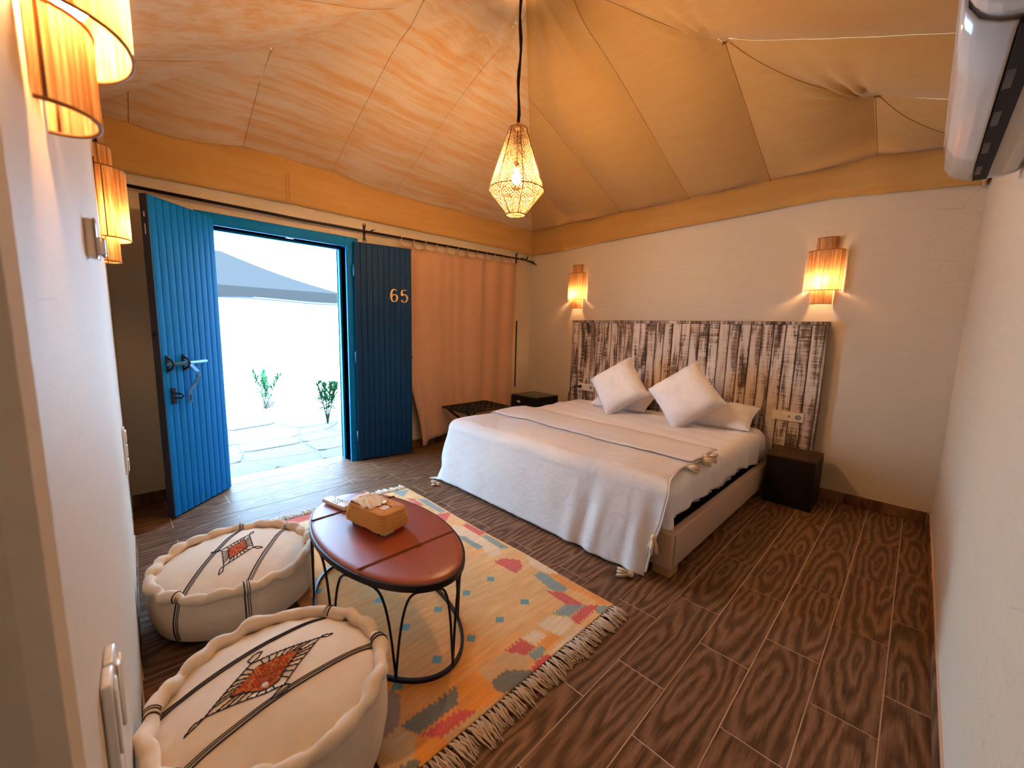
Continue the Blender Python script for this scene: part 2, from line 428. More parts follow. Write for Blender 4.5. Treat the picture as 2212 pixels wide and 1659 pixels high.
# ------------------------------------------------------------------ room shell
XD, XR, YH = -3.731, 0.185, 4.043           # door wall, right wall, headboard wall
def wy(x): return interp(x, [XD, -1.77, -0.62], [0.04, -0.003, -0.056])   # slightly skewed left wall
XE = -0.612                                  # free end of left wall
YB = -1.6
ZT = 2.66
OP = (0.604, 1.575, 1.985)                   # door opening y0 y1 top
def struct(name, mb, mat, label, parent=None):
    o = single(name, mb, mat, label, None, 'structure'); return o

fl = single('floor', MB().box(XD - 0.22, XR + 0.1, YB - 0.1, YH + 0.1, -0.12, -0.0012), GROUT, 'brown wood grain tile floor of the tent room', None, 'structure')
# tiles
TW, TL = 0.19, 0.574
tm = MB().prism([(-TW / 2 + 0.0018, -TL / 2 + 0.0018), (TW / 2 - 0.0018, -TL / 2 + 0.0018), (TW / 2 - 0.0018, TL / 2 - 0.0018), (-TW / 2 + 0.0018, TL / 2 - 0.0018)], -0.010, 0.0, 0, 0.0006).mesh('tile', TILE)
k = -1
while True:
    xr = 0.05 - TW * k; xl = xr - TW
    if xr < XD - 0.20: break
    ph = 1.69 if k % 2 == 0 else 1.93
    n0 = int((YB - ph) // TL) - 1
    for n in range(n0, 12):
        y0 = ph + n * TL; y1 = y0 + TL
        cx0, cx1 = max(xl, XD - 0.2), min(xr, XR - 0.004); lim = YB if (xl + xr) / 2 > XE - 0.05 else wy((xl + xr) / 2) - 0.0
        cy0, cy1 = max(y0, lim), min(y1, YH - 0.004)
        if xr < XD + 0.02: cy0, cy1 = max(cy0, OP[0] - 0.06), min(cy1, OP[1] + 0.06)
        if cx1 - cx0 < 0.02 or cy1 - cy0 < 0.02: continue
        if cx1 - cx0 > TW - 0.002 and cy1 - cy0 > TL - 0.002:
            me = tm
        else:
            a, b = (cx1 - cx0) / 2 - 0.0016, (cy1 - cy0) / 2 - 0.0016
            me = MB().prism([(-a, -b), (a, -b), (a, b), (-a, b)], -0.010, 0.0, 0, 0.0012).mesh('tile', TILE)
        o = inst('tile', me, fl, ((cx0 + cx1) / 2, (cy0 + cy1) / 2, random.uniform(-0.0004, 0.0004)))
    k += 1

def wall_surf(name, fn, nu, nv, label, thick, nrm):
    pass
# door wall with the opening
mb = MB()
def wpanel(mb, x, y0, y1, z0, z1, t=0.2): mb.box(x - t, x, y0, y1, z0, z1)
wpanel(mb, XD, -0.4, OP[0], -0.05, ZT); wpanel(mb, XD, OP[1], YH + 0.2, -0.05, ZT); wpanel(mb, XD, OP[0], OP[1], OP[2], ZT)
struct('wall_door', mb, PLASTER, 'cream plaster wall with the open blue double door')
struct('wall_headboard', MB().box(XD, XR + 0.2, YH, YH + 0.2, -0.05, ZT), PLASTER, 'cream plaster wall behind the headboard')
struct('wall_right', MB().box(XR, XR + 0.2, YB, YH, -0.05, ZT), PLASTER, 'cream plaster wall below the air conditioner')
# left wall: gently skewed slab with rounded free end
pl = [(XD, wy(XD)), (-2.8, wy(-2.8)), (-1.77, wy(-1.77)), (-1.2, wy(-1.2)), (XE - 0.03, wy(XE) + 0.0), (XE - 0.008, wy(XE) - 0.008), (XE, wy(XE) - 0.03), (XE, YB), (XE - 0.2, YB), (XE - 0.2, -0.3), (XD, -0.3)]
struct('wall_left', MB().prism(pl[::-1], -0.05, ZT), PLASTER, 'pale plaster wall carrying two raffia wall lamps')
struct('wall_back', MB().box(XE - 0.2, XR + 0.2, YB - 0.2, YB, -0.05, ZT), PLASTER, 'plaster wall at the back of the entry')

# baseboards: tiles of the same wood-look stock
def baseboard(name, p0, p1, nrm, label, skip=()):
    p0, p1, nr = Vector(p0), Vector(p1), Vector(nrm); L = (p1 - p0).length; d = (p1 - p0).normalized()
    root = None; s = 0.0; first = True
    h = 0.085; t = 0.010
    bs = MB()
    c = [p0 + nr * -0.002, p1 + nr * -0.002]
    o = single(name, MB().add([(*c[0].xy, 0), (*c[1].xy, 0), (*(c[1] + nr * 0.009).xy, 0), (*(c[0] + nr * 0.009).xy, 0), (*c[0].xy, h + 0.004), (*c[1].xy, h + 0.004), (*(c[1] + nr * 0.009).xy, h + 0.004), (*(c[0] + nr * 0.009).xy, h + 0.004)],
        [(3, 2, 1, 0), (4, 5, 6, 7), (0, 1, 5, 4), (1, 2, 6, 5), (2, 3, 7, 6), (3, 0, 4, 7)]), GROUT, label, None, 'structure')
    while s < L - 0.01:
        e = min(s + 0.46, L)
        ctr = p0 + d * (s + e) / 2 + nr * 0.009
        hl = (e - s) / 2 - 0.0015
        me = MB().box(-0.004, 0.004, -hl, hl, 0.002, h, 0.0015).mesh('baseboard_tile', TILE)
        inst('baseboard_tile', me, o, (ctr.x, ctr.y, 0), (0, 0, atan2(d.y, d.x) - pi / 2))
        s = e
    return o
baseboard('baseboard_door', (XD, 0.045, 0), (XD, OP[0] - 0.1, 0), (1, 0, 0), 'wood grain skirting left of the blue door')
baseboard('baseboard_window', (XD, OP[1] + 0.11, 0), (XD, YH - 0.02, 0), (1, 0, 0), 'wood grain skirting below the curtain')
baseboard('baseboard_headboard', (XR - 0.02, YH, 0), (XD + 0.03, YH, 0), (0, -1, 0), 'wood grain skirting below the headboard wall')
baseboard('baseboard_right', (XR, YB, 0), (XR, YH - 0.02, 0), (-1, 0, 0), 'wood grain skirting along the right wall')
baseboard('baseboard_left', (-0.66, wy(-0.66), 0), (-3.0, wy(-3.0), 0), (0, 1, 0), 'wood grain skirting along the left wall')

# ------------------------------------------------------------------ tent ceiling
AX, AY, ZA, ZB = -1.87, 1.89, 3.36, 2.545
YS = -0.02
def vH(x, y): return (YH - y) / (YH - AY)
def vD(x, y): return (x - XD) / (AX - XD)
def vR(x, y): return (XR - x) / (XR - AX)
def vS(x, y): return (y - YS) / (AY - YS)
SH = [XD, -3.08, -2.427, -1.713, -1.044, -0.378, XR]
SD = [YS, 0.209, 0.829, 1.474, 2.06, 2.77, 3.40, YH]
SR = [YS, 0.75, 1.40, 2.06, YH - (-1.044 - XR) / (AX - XR) * (YH - AY), YH - (-0.378 - XR) / (AX - XR) * (YH - AY), YH]
SS = [XD, -3.1, -2.4, -1.7, -1.0, -0.4, XR]
def sagf(seams, s):
    for a, b in zip(seams, seams[1:]):
        if a <= s <= b: return max(0.0, sin(pi * (s - a) / (b - a))) ** 0.9 if b > a else 0
    return 0
HIP3 = (-1.044, SR[4]); HIP4 = (-0.378, SR[5])
def ceil_z(x, y):
    vs = {'H': vH(x, y), 'D': vD(x, y), 'R': vR(x, y), 'S': vS(x, y)}
    k = min(vs, key=lambda q: vs[q]); v = max(0, min(1, vs[k]))
    if k == 'H':
        e = min(1, (vs['D'] - v) / 0.15); dz = interp(x, [XD, -2.43, -1.71, -1.04, -0.38, XR], [0, 0.01, 0.015, 0.028, 0.032, 0]); e2 = min(1, min(vs['D'], vs['R']) / 0.12 - v / 0.12)
        sag = 0.080 * sagf(SH, x) * (0.35 + 0.65 * sin(pi * min(1, 0.12 + v))) * (e if x < AX else 1) * sstep(0, .06, v) * (1 - v * v)
        z = ZB + dz * (1 - v) * max(0, min(1, e2)) + (ZA - ZB) * v - sag
    elif k == 'D':
        e = max(0, min(1, min(vs['H'], vs['S']) / 0.15 - v / 0.15)); dz = interp(y, [YS, 0.4, 1.07, 2.0, YH], [-0.05, -0.03, 0.06, 0.0, 0])
        sag = 0.022 * sagf(SD, y) * e * (1 - v) - 0.035 * sin(pi * v) * e
        z = ZB + dz * (1 - v) * e + (ZA - ZB) * v - sag
    elif k == 'R':
        e = min(1, (vs['S'] - v) / 0.15)
        sag = 0.080 * sagf(SR, y) * (0.35 + 0.65 * sin(pi * min(1, 0.12 + v))) * (max(0, e) if y < AY else 1) * sstep(0, .06, v) * (1 - v * v)
        z = ZB + (ZA - ZB) * v - sag
    else:
        e = max(0, min(1, min(vs['D'], vs['R']) / 0.15 - v / 0.15))
        z = ZB + (ZA - ZB) * v - 0.03 * sagf(SS, x) * e
    # gathers that radiate from the tie points and from the apex
    for (hx, hy), a0 in ((HIP3, radians(50)), (HIP4, radians(60))):
        dx, dy = x - hx, y - hy; r = hypot(dx, dy)
        if 1e-4 < r < 0.75:
            th = atan2(dy, dx); dth = (th - radians(243) + pi) % (2 * pi) - pi
            z += 0.032 * sin(20 * dth) * exp(-(dth / 0.62) ** 2) * sstep(0.0, 0.16, r) * exp(-(r / 0.42) ** 2)
            z += 0.022 * exp(-(r / 0.13) ** 2)
    r = hypot(x - AX, y - AY); th = atan2(y - AY, x - AX)
    z += 0.030 * sin(15 * th + 1.3 * sin(3 * th)) * sstep(0.02, 0.35, r) * exp(-(r / 0.75) ** 2)
    z += 0.006 * nz(x * 2.1, y * 2.1) * min(1, v * 8)
    return z
ceil = single('ceiling', MB().tube([(AX, AY, ZA - 0.03), (AX, AY, ZA + 0.08)], 0.03, 10), IRON, 'orange tan canvas tent ceiling rising to a peak', None, 'structure')
def strip(reg, a, b, mat):
    mb = MB(); segs = [a, b]
    c = AX if reg in 'HS' else AY
    if a < c - 1e-3 < b - 2e-3: segs = [a, c, b]
    for p, q in zip(segs, segs[1:]):
        nu = max(4, int((q - p) / 0.035)); nvv = 46
        def fn(u, v, p=p, q=q):
            s = lerp(p, q, u)
            if reg == 'H':
                hy = YH - min((s - XD) / (AX - XD), (XR - s) / (XR - AX)) * (YH - AY); x, y = s, lerp(YH, hy, v)
            elif reg == 'S':
                hy = YS + min((s - XD) / (AX - XD), (XR - s) / (XR - AX)) * (AY - YS); x, y = s, lerp(YS, hy, v)
            elif reg == 'D':
                hx = XD + min((YH - s) / (YH - AY), (s - YS) / (AY - YS)) * (AX - XD); x, y = lerp(XD, hx, v), s
            else:
                hx = XR - min((YH - s) / (YH - AY), (s - YS) / (AY - YS)) * (XR - AX); x, y = lerp(XR, hx, v), s
            return (x, y, ceil_z(x, y))
        mb.grid(fn, nu, nvv)
        if q == b:   # sewn seam lip hanging from the edge
            e = [fn(1, j / 40) for j in range(41)]
            mb.tube([(x, y, z - 0.002) for x, y, z in e], 0.0035, 5)
    part('canvas_strip', mb, mat, ceil)
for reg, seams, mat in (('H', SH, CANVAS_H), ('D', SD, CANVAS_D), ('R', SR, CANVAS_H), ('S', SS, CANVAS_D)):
    for a, b in zip(seams, seams[1:]): strip(reg, a, b, mat)
# hip seams
for (cx, cy) in ((XD, YH), (XR, YH)):
    mb = MB(); pts = []
    for j in range(61):
        t = j / 60; x = lerp(cx, AX, t); y = lerp(cy, AY, t); pts.append((x, y, ceil_z(x, y) - 0.003))
    mb.tube(pts, 0.003, 5); part('hip_seam', mb, CANVAS_H, ceil)
# knots at the strip ends of the headboard side
for x in SH[2:6]:
    mb = MB().ball((x, YH - 0.03, ceil_z(x, YH - 0.03) - 0.006), 0.009, 6); part('tie_knot', mb, SEAM, ceil)
for (x, y) in (HIP3, HIP4):
    part('tie_knot', MB().ball((x, y, ceil_z(x, y) - 0.006), 0.009, 6), SEAM, ceil)

# valance bands hung at the top of the walls
def band(name, s0, s1, pos, ztop, zbot, mat, label):
    mb = MB(); n = int(abs(s1 - s0) / 0.03)
    def fn(u, v):
        s = lerp(s0, s1, u); zt, zb = ztop(s), zbot(s)
        off = 0.022 + 0.022 * sin(pi * v) + 0.010 * nz(s * 2.2, v * 1.5, 3) + 0.006 * sin(v * 9 + 2 * nz(s * 1.3, 5)) * (1 - v)
        return pos(s, off, lerp(zt, zb, v) - 0.012 * abs(nz(s * 1.1, 7)) * v)
    mb.grid(fn, n, 14)
    o = single(name, mb, mat, label, None, 'structure', solid=0.003)
    return o
bt = band('trim_1', YS + 0.06, YH - 0.02, lambda s, o, z: (XD + o, s, z), lambda s: ceil_z(XD + 0.03, s) + 0.004, lambda s: interp(s, [0, 0.2, 1.1, 2.3, 3.6, YH], [2.21, 2.225, 2.247, 2.247, 2.262, 2.25]), BAND, 'orange canvas band above the blue door')
mb = MB()
for yy in (1.10, 1.122):
    mb.tube([(XD + 0.047, yy, 2.255), (XD + 0.052, yy, 2.40), (XD + 0.035, yy, 2.57)], 0.0018, 4)
part('band_seam', mb, SEAM, bt)
band('trim_2', XD + 0.02, XR - 0.02, lambda s, o, z: (s, YH - o - 0.10 * exp(-((s + 0.37) / 0.16) ** 2) * sstep(2.30, 2.56, z) * 0.35, z), lambda s: ceil_z(s, YH - 0.03) + 0.004, lambda s: interp(s, [XD, -3.34, -1.65, -0.6, XR], [2.245, 2.254, 2.316, 2.352, 2.285]), BAND_X, 'orange canvas band above the headboard')
band('trim_3', YS + 0.06, YH - 0.02, lambda s, o, z: (XR - o, s, z), lambda s: ceil_z(XR - 0.03, s) + 0.004, lambda s: 2.27, BAND, 'orange canvas band above the air conditioner')
band('trim_4', XD + 0.02, XE - 0.02, lambda s, o, z: (s, wy(s) + o, z), lambda s: max(2.46, ceil_z(s, wy(s) + 0.05)) + 0.004, lambda s: 2.25, BAND_X, 'orange canvas band above the left wall lamps')
struct('ceiling_entry', MB().box(XE - 0.2, XR + 0.2, YB - 0.2, 0.0, 2.52, 2.60), PLASTER, 'flat plaster ceiling of the entry')
# ------------------------------------------------------------------ door frame and leaves
fr = single('door_frame', MB().box(XD - 0.2, XD + 0.022, OP[0] - 0.10, OP[0], -0.01, OP[2] + 0.085, 0.004).box(XD - 0.2, XD + 0.022, OP[1], OP[1] + 0.11, -0.01, OP[2] + 0.085, 0.004).box(XD - 0.2, XD + 0.022, OP[0], OP[1], OP[2], OP[2] + 0.085, 0.004)
    .box(XD - 0.13, XD - 0.09, OP[0], OP[0] + 0.018, 0, OP[2]).box(XD - 0.13, XD - 0.09, OP[1] - 0.018, OP[1], 0, OP[2]).box(XD - 0.13, XD - 0.09, OP[0], OP[1], OP[2] - 0.018, OP[2]), DOORBLUE, 'blue painted wooden frame around the doorway', None, 'structure')
part('latch_plate', MB().box(XD - 0.03, XD + 0.0, 1.10, 1.155, OP[2] - 0.004, OP[2] + 0.001, 0.001), CHROME, fr)

def leaf(name, hinge, tip, paint, label, width=0.523, h=2.02, z0=0.012):
    """local x along the leaf from the hinge, y = thickness"""
    ang = atan2(tip[1] - hinge[1], tip[0] - hinge[0])
    o = bpy.data.objects.new(name, MB().box(0.0, width, -0.012, 0.012, z0, z0 + h).mesh(name, DOORNAVY)); COL.objects.link(o)
    o.location = (hinge[0], hinge[1], 0); o.rotation_euler = (0, 0, ang); o['label'] = label; o['kind'] = 'structure'
    n = 10; pw = width / n
    for side in (1, -1):
        me = MB().box(-pw / 2 + 0.0024, pw / 2 - 0.0024, -0.004, 0.004, z0, z0 + h, 0.0028).mesh('plank', paint)
        for i in range(n):
            inst('plank', me, o, (pw * (i + 0.5), side * 0.0165 + random.uniform(-0.0006, 0.0006), 0))
    return o, ang
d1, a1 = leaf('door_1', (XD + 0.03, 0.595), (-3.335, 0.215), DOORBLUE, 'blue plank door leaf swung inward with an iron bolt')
d2, a2 = leaf('door_2', (XD + 0.045, 1.632), (-3.590, 2.150), DOORBLUE_SHADED, 'blue plank door leaf with painted-in shade and brass number 65')
# leaf edges dark
for d in (d1, d2):
    part('edge_strip', MB().box(0.523, 0.528, -0.022, 0.022, 0.012, 2.032, 0.001), DOORNAVY, d, world=False)
    for z in ((0.25, 1.0, 1.78) if d is d2 else ()):
        part('hinge', MB().tube([(-0.006, 0.018 if d is d1 else -0.018, z - 0.05), (-0.006, 0.018 if d is d1 else -0.018, z + 0.05)], 0.007, 8), STEELB, d, world=False)
# bolt on leaf 1: visible side is +y local? (faces the room)
sy = 1.0
yb = 0.022 * sy
# bar: local x from 0.44 (free edge) to 0.16
bolt = part('bolt', MB().tube([(0.475, yb + 0.022, 1.005), (0.335, yb + 0.022, 1.003), (0.165, yb + 0.022, 1.004)], 0.013, 10), STEELB, d1, world=False, label='painted iron slide bolt')
for x in (0.452, 0.325):
    mb = MB()
    mb.tube([(x, yb, 1.045), (x, yb + 0.028, 1.03), (x, yb + 0.040, 1.004), (x, yb + 0.028, 0.978), (x, yb, 0.962)], 0.006, 6)
    mb.box(x - 0.012, x + 0.012, yb - 0.002, yb + 0.004, 0.95, 1.06, 0.002)
    part('bolt_staple', mb, IRON, d1, world=False)
def ribbon(pts, w, t):
    mb = MB(); vs = []
    for (x, y, z) in pts:
        vs += [(x - w / 2, y - t / 2, z), (x + w / 2, y - t / 2, z), (x + w / 2, y + t / 2, z), (x - w / 2, y + t / 2, z)]
    fs = []
    for i in range(len(pts) - 1):
        for k in range(4):
            l = (k + 1) % 4; fs.append((i * 4 + k, i * 4 + l, i * 4 + 4 + l, i * 4 + 4 + k))
    fs += [(3, 2, 1, 0), tuple(len(vs) - 4 + k for k in range(4))]
    return mb.add(vs, fs)
part('hasp_arm', ribbon([(0.315, yb + 0.030, 1.0), (0.295, yb + 0.062, 0.945), (0.288, yb + 0.064, 0.915), (0.302, yb + 0.045, 0.862), (0.318, yb + 0.018, 0.815), (0.318, yb + 0.016, 0.735)], 0.034, 0.006), STEELB, d1, world=False)
part('hasp_slot', MB().box(0.314, 0.322, yb + 0.017, yb + 0.021, 0.75, 0.79, 0.001), DARK, d1, world=False)
part('lock_loop', MB().tube([(0.425, yb, 0.815), (0.425, yb + 0.05, 0.812), (0.42, yb + 0.062, 0.800), (0.425, yb + 0.05, 0.786), (0.425, yb, 0.783)], 0.005, 6).box(0.405, 0.445, yb - 0.001, yb + 0.004, 0.745, 0.85, 0.002), IRON, d1, world=False)
part('latch_tongue', MB().box(0.528, 0.545, -0.006, 0.006, 1.19, 1.215, 0.002), IRON, d1, world=False)
part('paint_chip', MB().box(0.528, 0.5287, -0.004, 0.004, 1.90, 1.93).box(0.528, 0.5287, -0.003, 0.002, 1.80, 1.86), LABELW, d1, world=False)
for ch_ in d1.children:
    if ch_.name.split('.')[0] in ('bolt', 'bolt_staple', 'hasp_arm', 'hasp_slot', 'lock_loop'): ch_.location.x = 0.030; ch_.location.z = 0.012
# numerals as flat serif brass digits on leaf 2
SEG = {'6': [[(0.80, 0.90), (0.62, 0.99), (0.40, 0.97), (0.20, 0.80), (0.12, 0.50), (0.14, 0.25), (0.28, 0.05), (0.50, 0.0), (0.72, 0.06), (0.86, 0.28), (0.80, 0.48), (0.60, 0.58), (0.38, 0.54), (0.18, 0.38)]],
       '5': [[(0.80, 0.97), (0.24, 0.95), (0.20, 0.55), (0.42, 0.63), (0.66, 0.60), (0.84, 0.42), (0.84, 0.22), (0.66, 0.03), (0.42, 0.0), (0.22, 0.06), (0.14, 0.18)]]}
def numeral(ch, x0, z0, wd, ht, yy):
    mb = MB()
    for st in SEG[ch]:
        P = [Vector(p) for p in st]; sm = []
        for i in range(len(P) - 1):
            a, b, c, d = P[max(i - 1, 0)], P[i], P[i + 1], P[min(i + 2, len(P) - 1)]
            for q in range(5):
                t = q / 5; sm.append(0.5 * ((2 * b) + (c - a) * t + (2 * a - 5 * b + 4 * c - d) * t * t + (3 * b - a - 3 * c + d) * t ** 3))
        sm.append(P[-1])
        vs = []; m = len(sm)
        for i, p in enumerate(sm):
            t = sm[min(i + 1, m - 1)] - sm[max(i - 1, 0)]
            wid = 0.045 + 0.075 * min(1, abs(t.y) / (t.length + 1e-6)) * (1 if 0.12 < i / m < 0.9 else 0.6)
            nrm = Vector((-t.y, t.x)).normalized() * wid
            for sgn in (-1, 1):
                px, pz = p.x + nrm.x * sgn, p.y + nrm.y * sgn * 0.7
                for dy in (0.0, -0.004): vs.append((x0 + px * wd, yy + dy, z0 + pz * ht))
        fs = []
        for i in range(m - 1):
            a = i * 4; b = a + 4
            fs += [(a, a + 2, b + 2, b), (a + 1, b + 1, b + 3, a + 3), (a, b, b + 1, a + 1), (a + 2, a + 3, b + 3, b + 2)]
        mb.add(vs, fs)
    return mb
part('numeral', numeral('6', 0.318, 1.525, 0.078, 0.115, -0.0208), BRASS, d2, world=False, label='brass digit 6')
part('numeral', numeral('5', 0.418, 1.525, 0.078, 0.115, -0.0208), BRASS, d2, world=False, label='brass digit 5')
part('latch_tongue', MB().box(0.46, 0.535, -0.026, -0.021, 0.985, 0.995, 0.001), IRON, d2, world=False)

# ------------------------------------------------------------------ exterior
gnd = single('ground', MB().box(-16, XD - 0.2, -9, 12, -0.30, -0.035), EARTH, 'pale earth outside the open door', None, 'structure')
rs = random.Random(3)
xs = [-3.95 - 0.37 * i for i in range(9)]; ys = [-0.6 + 0.52 * j for j in range(9)]
gp = {(i, j): (xs[i] + rs.uniform(-0.10, 0.10) * (i > 0), ys[j] + rs.uniform(-0.16, 0.16)) for i in range(len(xs)) for j in range(len(ys))}
for i in range(len(xs) - 1):
    for j in range(len(ys) - 1):
        P = [gp[(i, j)], gp[(i + 1, j)], gp[(i + 1, j + 1)], gp[(i, j + 1)]]
        cx = sum(p[0] for p in P) / 4; cy = sum(p[1] for p in P) / 4
        Q = []
        for a, b in zip(P, P[1:] + P[:1]):
            for t in (0.12, 0.88):
                x, y = lerp(a[0], b[0], t), lerp(a[1], b[1], t); d = hypot(x - cx, y - cy); f = (d - 0.009) / d
                Q.append((cx + (x - cx) * f - cx, cy + (y - cy) * f - cy))
        Q = [(q[0], q[1]) for q in Q][::-1]
        me = MB().prism(Q, -0.05, -0.004 + rs.uniform(-0.008, 0.006), 0, 0.008).mesh('paving_stone', STONEM)
        if rs.random() < 0.02: continue
        inst('paving_stone', me, gnd, (cx, cy, 0))
part('mortar_bed', MB().box(-6.93, XD - 0.21, -0.9, 3.8, -0.06, -0.015), STONEM, gnd)
part('planting_soil', MB().box(-7.2, -6.95, -2, 5, -0.05, -0.01), EARTH, gnd)
# low kerb by the opposite wall
kb = thing('planter_kerb', 'low rough stone kerb along the foot of the opposite wall', 'kerb', (-7.05, 2.4, 0))
me = MB().box(-0.07, 0.07, -0.21, 0.21, -0.03, 0.075, 0.012).mesh('kerb_stone', STONEM)
for i in range(5):
    o = inst('kerb_stone', me, kb, (0.0 + rs.uniform(-0.02, 0.02), -0.68 + i * 0.44, 0), (0, 0, rs.uniform(-0.05, 0.05)))
single('boulder', MB().lathe([(0, 0), (0.13, 0.0), (0.15, 0.05), (0.13, 0.085), (0, 0.095)], 9, (0, 0, 0), 0, lambda a, v, r, z: (r * (1 + 0.25 * sin(2 * a)), z)), STONEM, 'pale squarish stone lying beside the left oleander outside', 'stone', loc=(-7.0, 1.42, -0.02))
# opposite tent house
bd = thing('tent_house', 'pale walled tent house with grey canvas roof across the yard', 'building', (-8.5, 0.5, 0))
part('wall', MB().box(-7.5, -7.2, -5.0, 3.0, -0.1, 1.64).box(-11, -7.5, 2.7, 3.0, -0.1, 1.64), EXTWALL, bd)
AP = Vector((-9.2, 1.60, 2.56)); rb = MB()
def roof_pt(x, y): pass
cor = [(-7.16, -5.0), (-7.16, 3.03), (-11.2, 3.03), (-11.2, -5.0)]
rid = [Vector((-9.2, -3.2, 2.56)), AP]
def rq(a, b, c, d, n=10):
    a, b, c, d = Vector(a), Vector(b), Vector(c), Vector(d)
    def fn(u, v):
        p = (a * (1 - u) + b * u) * (1 - v) + (d * (1 - u) + c * u) * v
        return (p.x, p.y, p.z - 0.05 * sin(pi * v) * (1 + 0.2 * sin(9 * u)))
    rb.grid(fn, 16, n)
E0, E1, E2, E3 = [(x, y, 1.80) for x, y in cor]
rq(E0, E1, rid[1], rid[0]); rq(E1, E2, rid[1], rid[1]); rq(E2, E3, rid[0], rid[1]); rq(E3, E0, rid[0], rid[0])
part('canvas_roof', rb, TENTOUT, bd)
rv = MB().grid(lambda u, v: (-7.15 + 0.01 * sin(12 * u), lerp(-5.0, 3.03, u), lerp(1.81, 1.645 + 0.012 * sin(25 * u), v)), 60, 3)
part('canvas_valance', rv, TENTOUT, bd)
part('eave_trim', MB().tube([(-7.17, lerp(-5, 3.02, t / 60), 1.642 + 0.014 * sin(25 * t / 60) - (0.0)) for t in range(61)], 0.018, 6), TENTTRIM, bd)
# oleander plants
def oleander(name, x, y, h, label, seed, spread):
    r = random.Random(seed); t = thing(name, label, 'plant', (x, y, -0.02), group='oleander plants outside')
    for k in range(4):
        a = 2 * pi * (k / 4 + r.uniform(-.08, .08)) ; L = h * r.uniform(0.78, 1.0); sp = spread * r.uniform(0.5, 1.0)
        path = [Vector((cos(a) * sp * (q / 6) ** 1.3, sin(a) * sp * (q / 6) ** 1.3, L * q / 6)) for q in range(7)]
        part('stem', MB().tube([tuple(p) for p in path], [0.008 - 0.0008 * q for q in range(7)], 5), STEM, t, world=False)
        lm = MB()
        for q in range(85):
            s = 0.30 + 0.70 * r.random() ** 0.6; i = min(5, int(s * 6)); p = path[i].lerp(path[i + 1], s * 6 - i)
            th = r.uniform(0, 2 * pi); el = radians(r.uniform(15, 70)) if s > .55 else radians(r.uniform(-20, 40)); ln = r.uniform(0.09, 0.15)
            d = Vector((cos(th) * cos(el), sin(th) * cos(el), sin(el))); sd_ = d.cross(Vector((0, 0, 1))).normalized() * 0.0105
            m_ = p + d * ln * 0.5 + Vector((0, 0, 0.004)); e = p + d * ln - Vector((0, 0, 0.006))
            lm.add([p, m_ + sd_, e, m_ - sd_], [(0, 1, 2, 3)])
        part('leaves', lm, LEAF, t, world=False, kind='stuff')
    return t
oleander('oleander', -6.93, 1.645, 0.60, 'bushy green oleander by the stone at the opposite wall', 4, 0.20)
oleander('oleander', -5.40, 1.985, 0.60, 'tall green oleander in the paving near the right door leaf', 11, 0.19)

# ------------------------------------------------------------------ curtain rod, curtain, dark window edge
rod = thing('curtain_rod', 'long black iron curtain rod above the door and curtain', 'curtain rod', (XD + 0.07, 2.0, 2.14))
XRd = XD + 0.07
part('bar', MB().tube([(XRd, 0.10, 2.133), (XRd, 1.2, 2.128), (XRd, 2.4, 2.143), (XRd, 3.86, 2.166)], 0.011, 10), IRON, rod)
for yb_ in (1.755, 3.745):
    zz = interp(yb_, [0.1, 1.2, 2.4, 3.86], [2.133, 2.128, 2.143, 2.166])
    mb = MB().box(XD, XD + 0.006, yb_ - 0.01, yb_ + 0.01, zz - 0.055, zz + 0.055, 0.001).tube([(XD, yb_, zz), (XRd + 0.012, yb_, zz)], 0.007, 6)
    for s in (1, -1):
        for q in (1, -1): mb.tube([(XD + 0.006, yb_, zz + s * 0.05), (XD + 0.01, yb_ + q * 0.012, zz + s * 0.065), (XD + 0.012, yb_ + q * 0.009, zz + s * 0.085)], [0.006, 0.005, 0.001], 6)
    mb.tube([(XRd, yb_ + 0.03, zz + 0.01), (XRd + 0.01, yb_ + 0.05, zz + 0.022), (XRd + 0.01, yb_ + 0.075, zz + 0.03)], [0.006, 0.005, 0.001], 6)
    part('bracket', mb, IRON, rod)
fb = MB()
for pts in ([(0, 3.86, 2.166), (0, 3.93, 2.158), (0.01, 4.02, 2.125)], [(0, 3.90, 2.160), (0.03, 3.98, 2.14), (0.05, 4.02, 2.11)], [(0, 3.84, 2.166), (0.01, 3.875, 2.195), (0.0, 3.88, 2.22)], [(0, 3.93, 2.158), (-0.01, 3.99, 2.165), (-0.01, 4.02, 2.17)]):
    fb.tube([(XRd + x, y, z) for x, y, z in pts], [0.010, 0.008, 0.002], 6)
part('finial', fb, IRON, rod)
cur = thing('curtain', 'terracotta cloth curtain tied to the iron rod by the door', 'curtain', (XD + 0.06, 2.9, 0))
def cx_(s, v):
    a = 0.036 * sin(s * 17 + 2.2 * sin(s * 5) + 0.5 * v) + 0.007 * sin(s * 43 + 2 + 2 * nz(s * 3)) * (1 - 0.6 * v) + 0.016 * nz(s * 5, v * 0.7)
    return XD + 0.070 + a * (0.55 + 0.45 * v)
def cfn(u, v):
    y = lerp(2.085, 3.715, u); zt = interp(y, [2.0, 3.7], [2.07, 2.105]) - 0.016 * abs(sin(pi * u * 12)) * 0.7
    zb = interp(u, [0, 0.09, 0.16, 0.45, 0.75, 1.0], [0.035, 0.055, 0.105, 0.125, 0.16, 0.20])
    yy = y + 0.30 * (1 - u) ** 3 * sstep(0.45, 1.0, v) * 0.75 + 0.012 * sin(v * 5 + u * 9) * v - 0.02 * u * v
    return (cx_(u * 1.6, v) + 0.03 * (1 - u) ** 2 * v, yy, lerp(zt, zb, v))
part('cloth', MB().grid(cfn, 160, 40), CURTAIN, cur, solid=0.003)
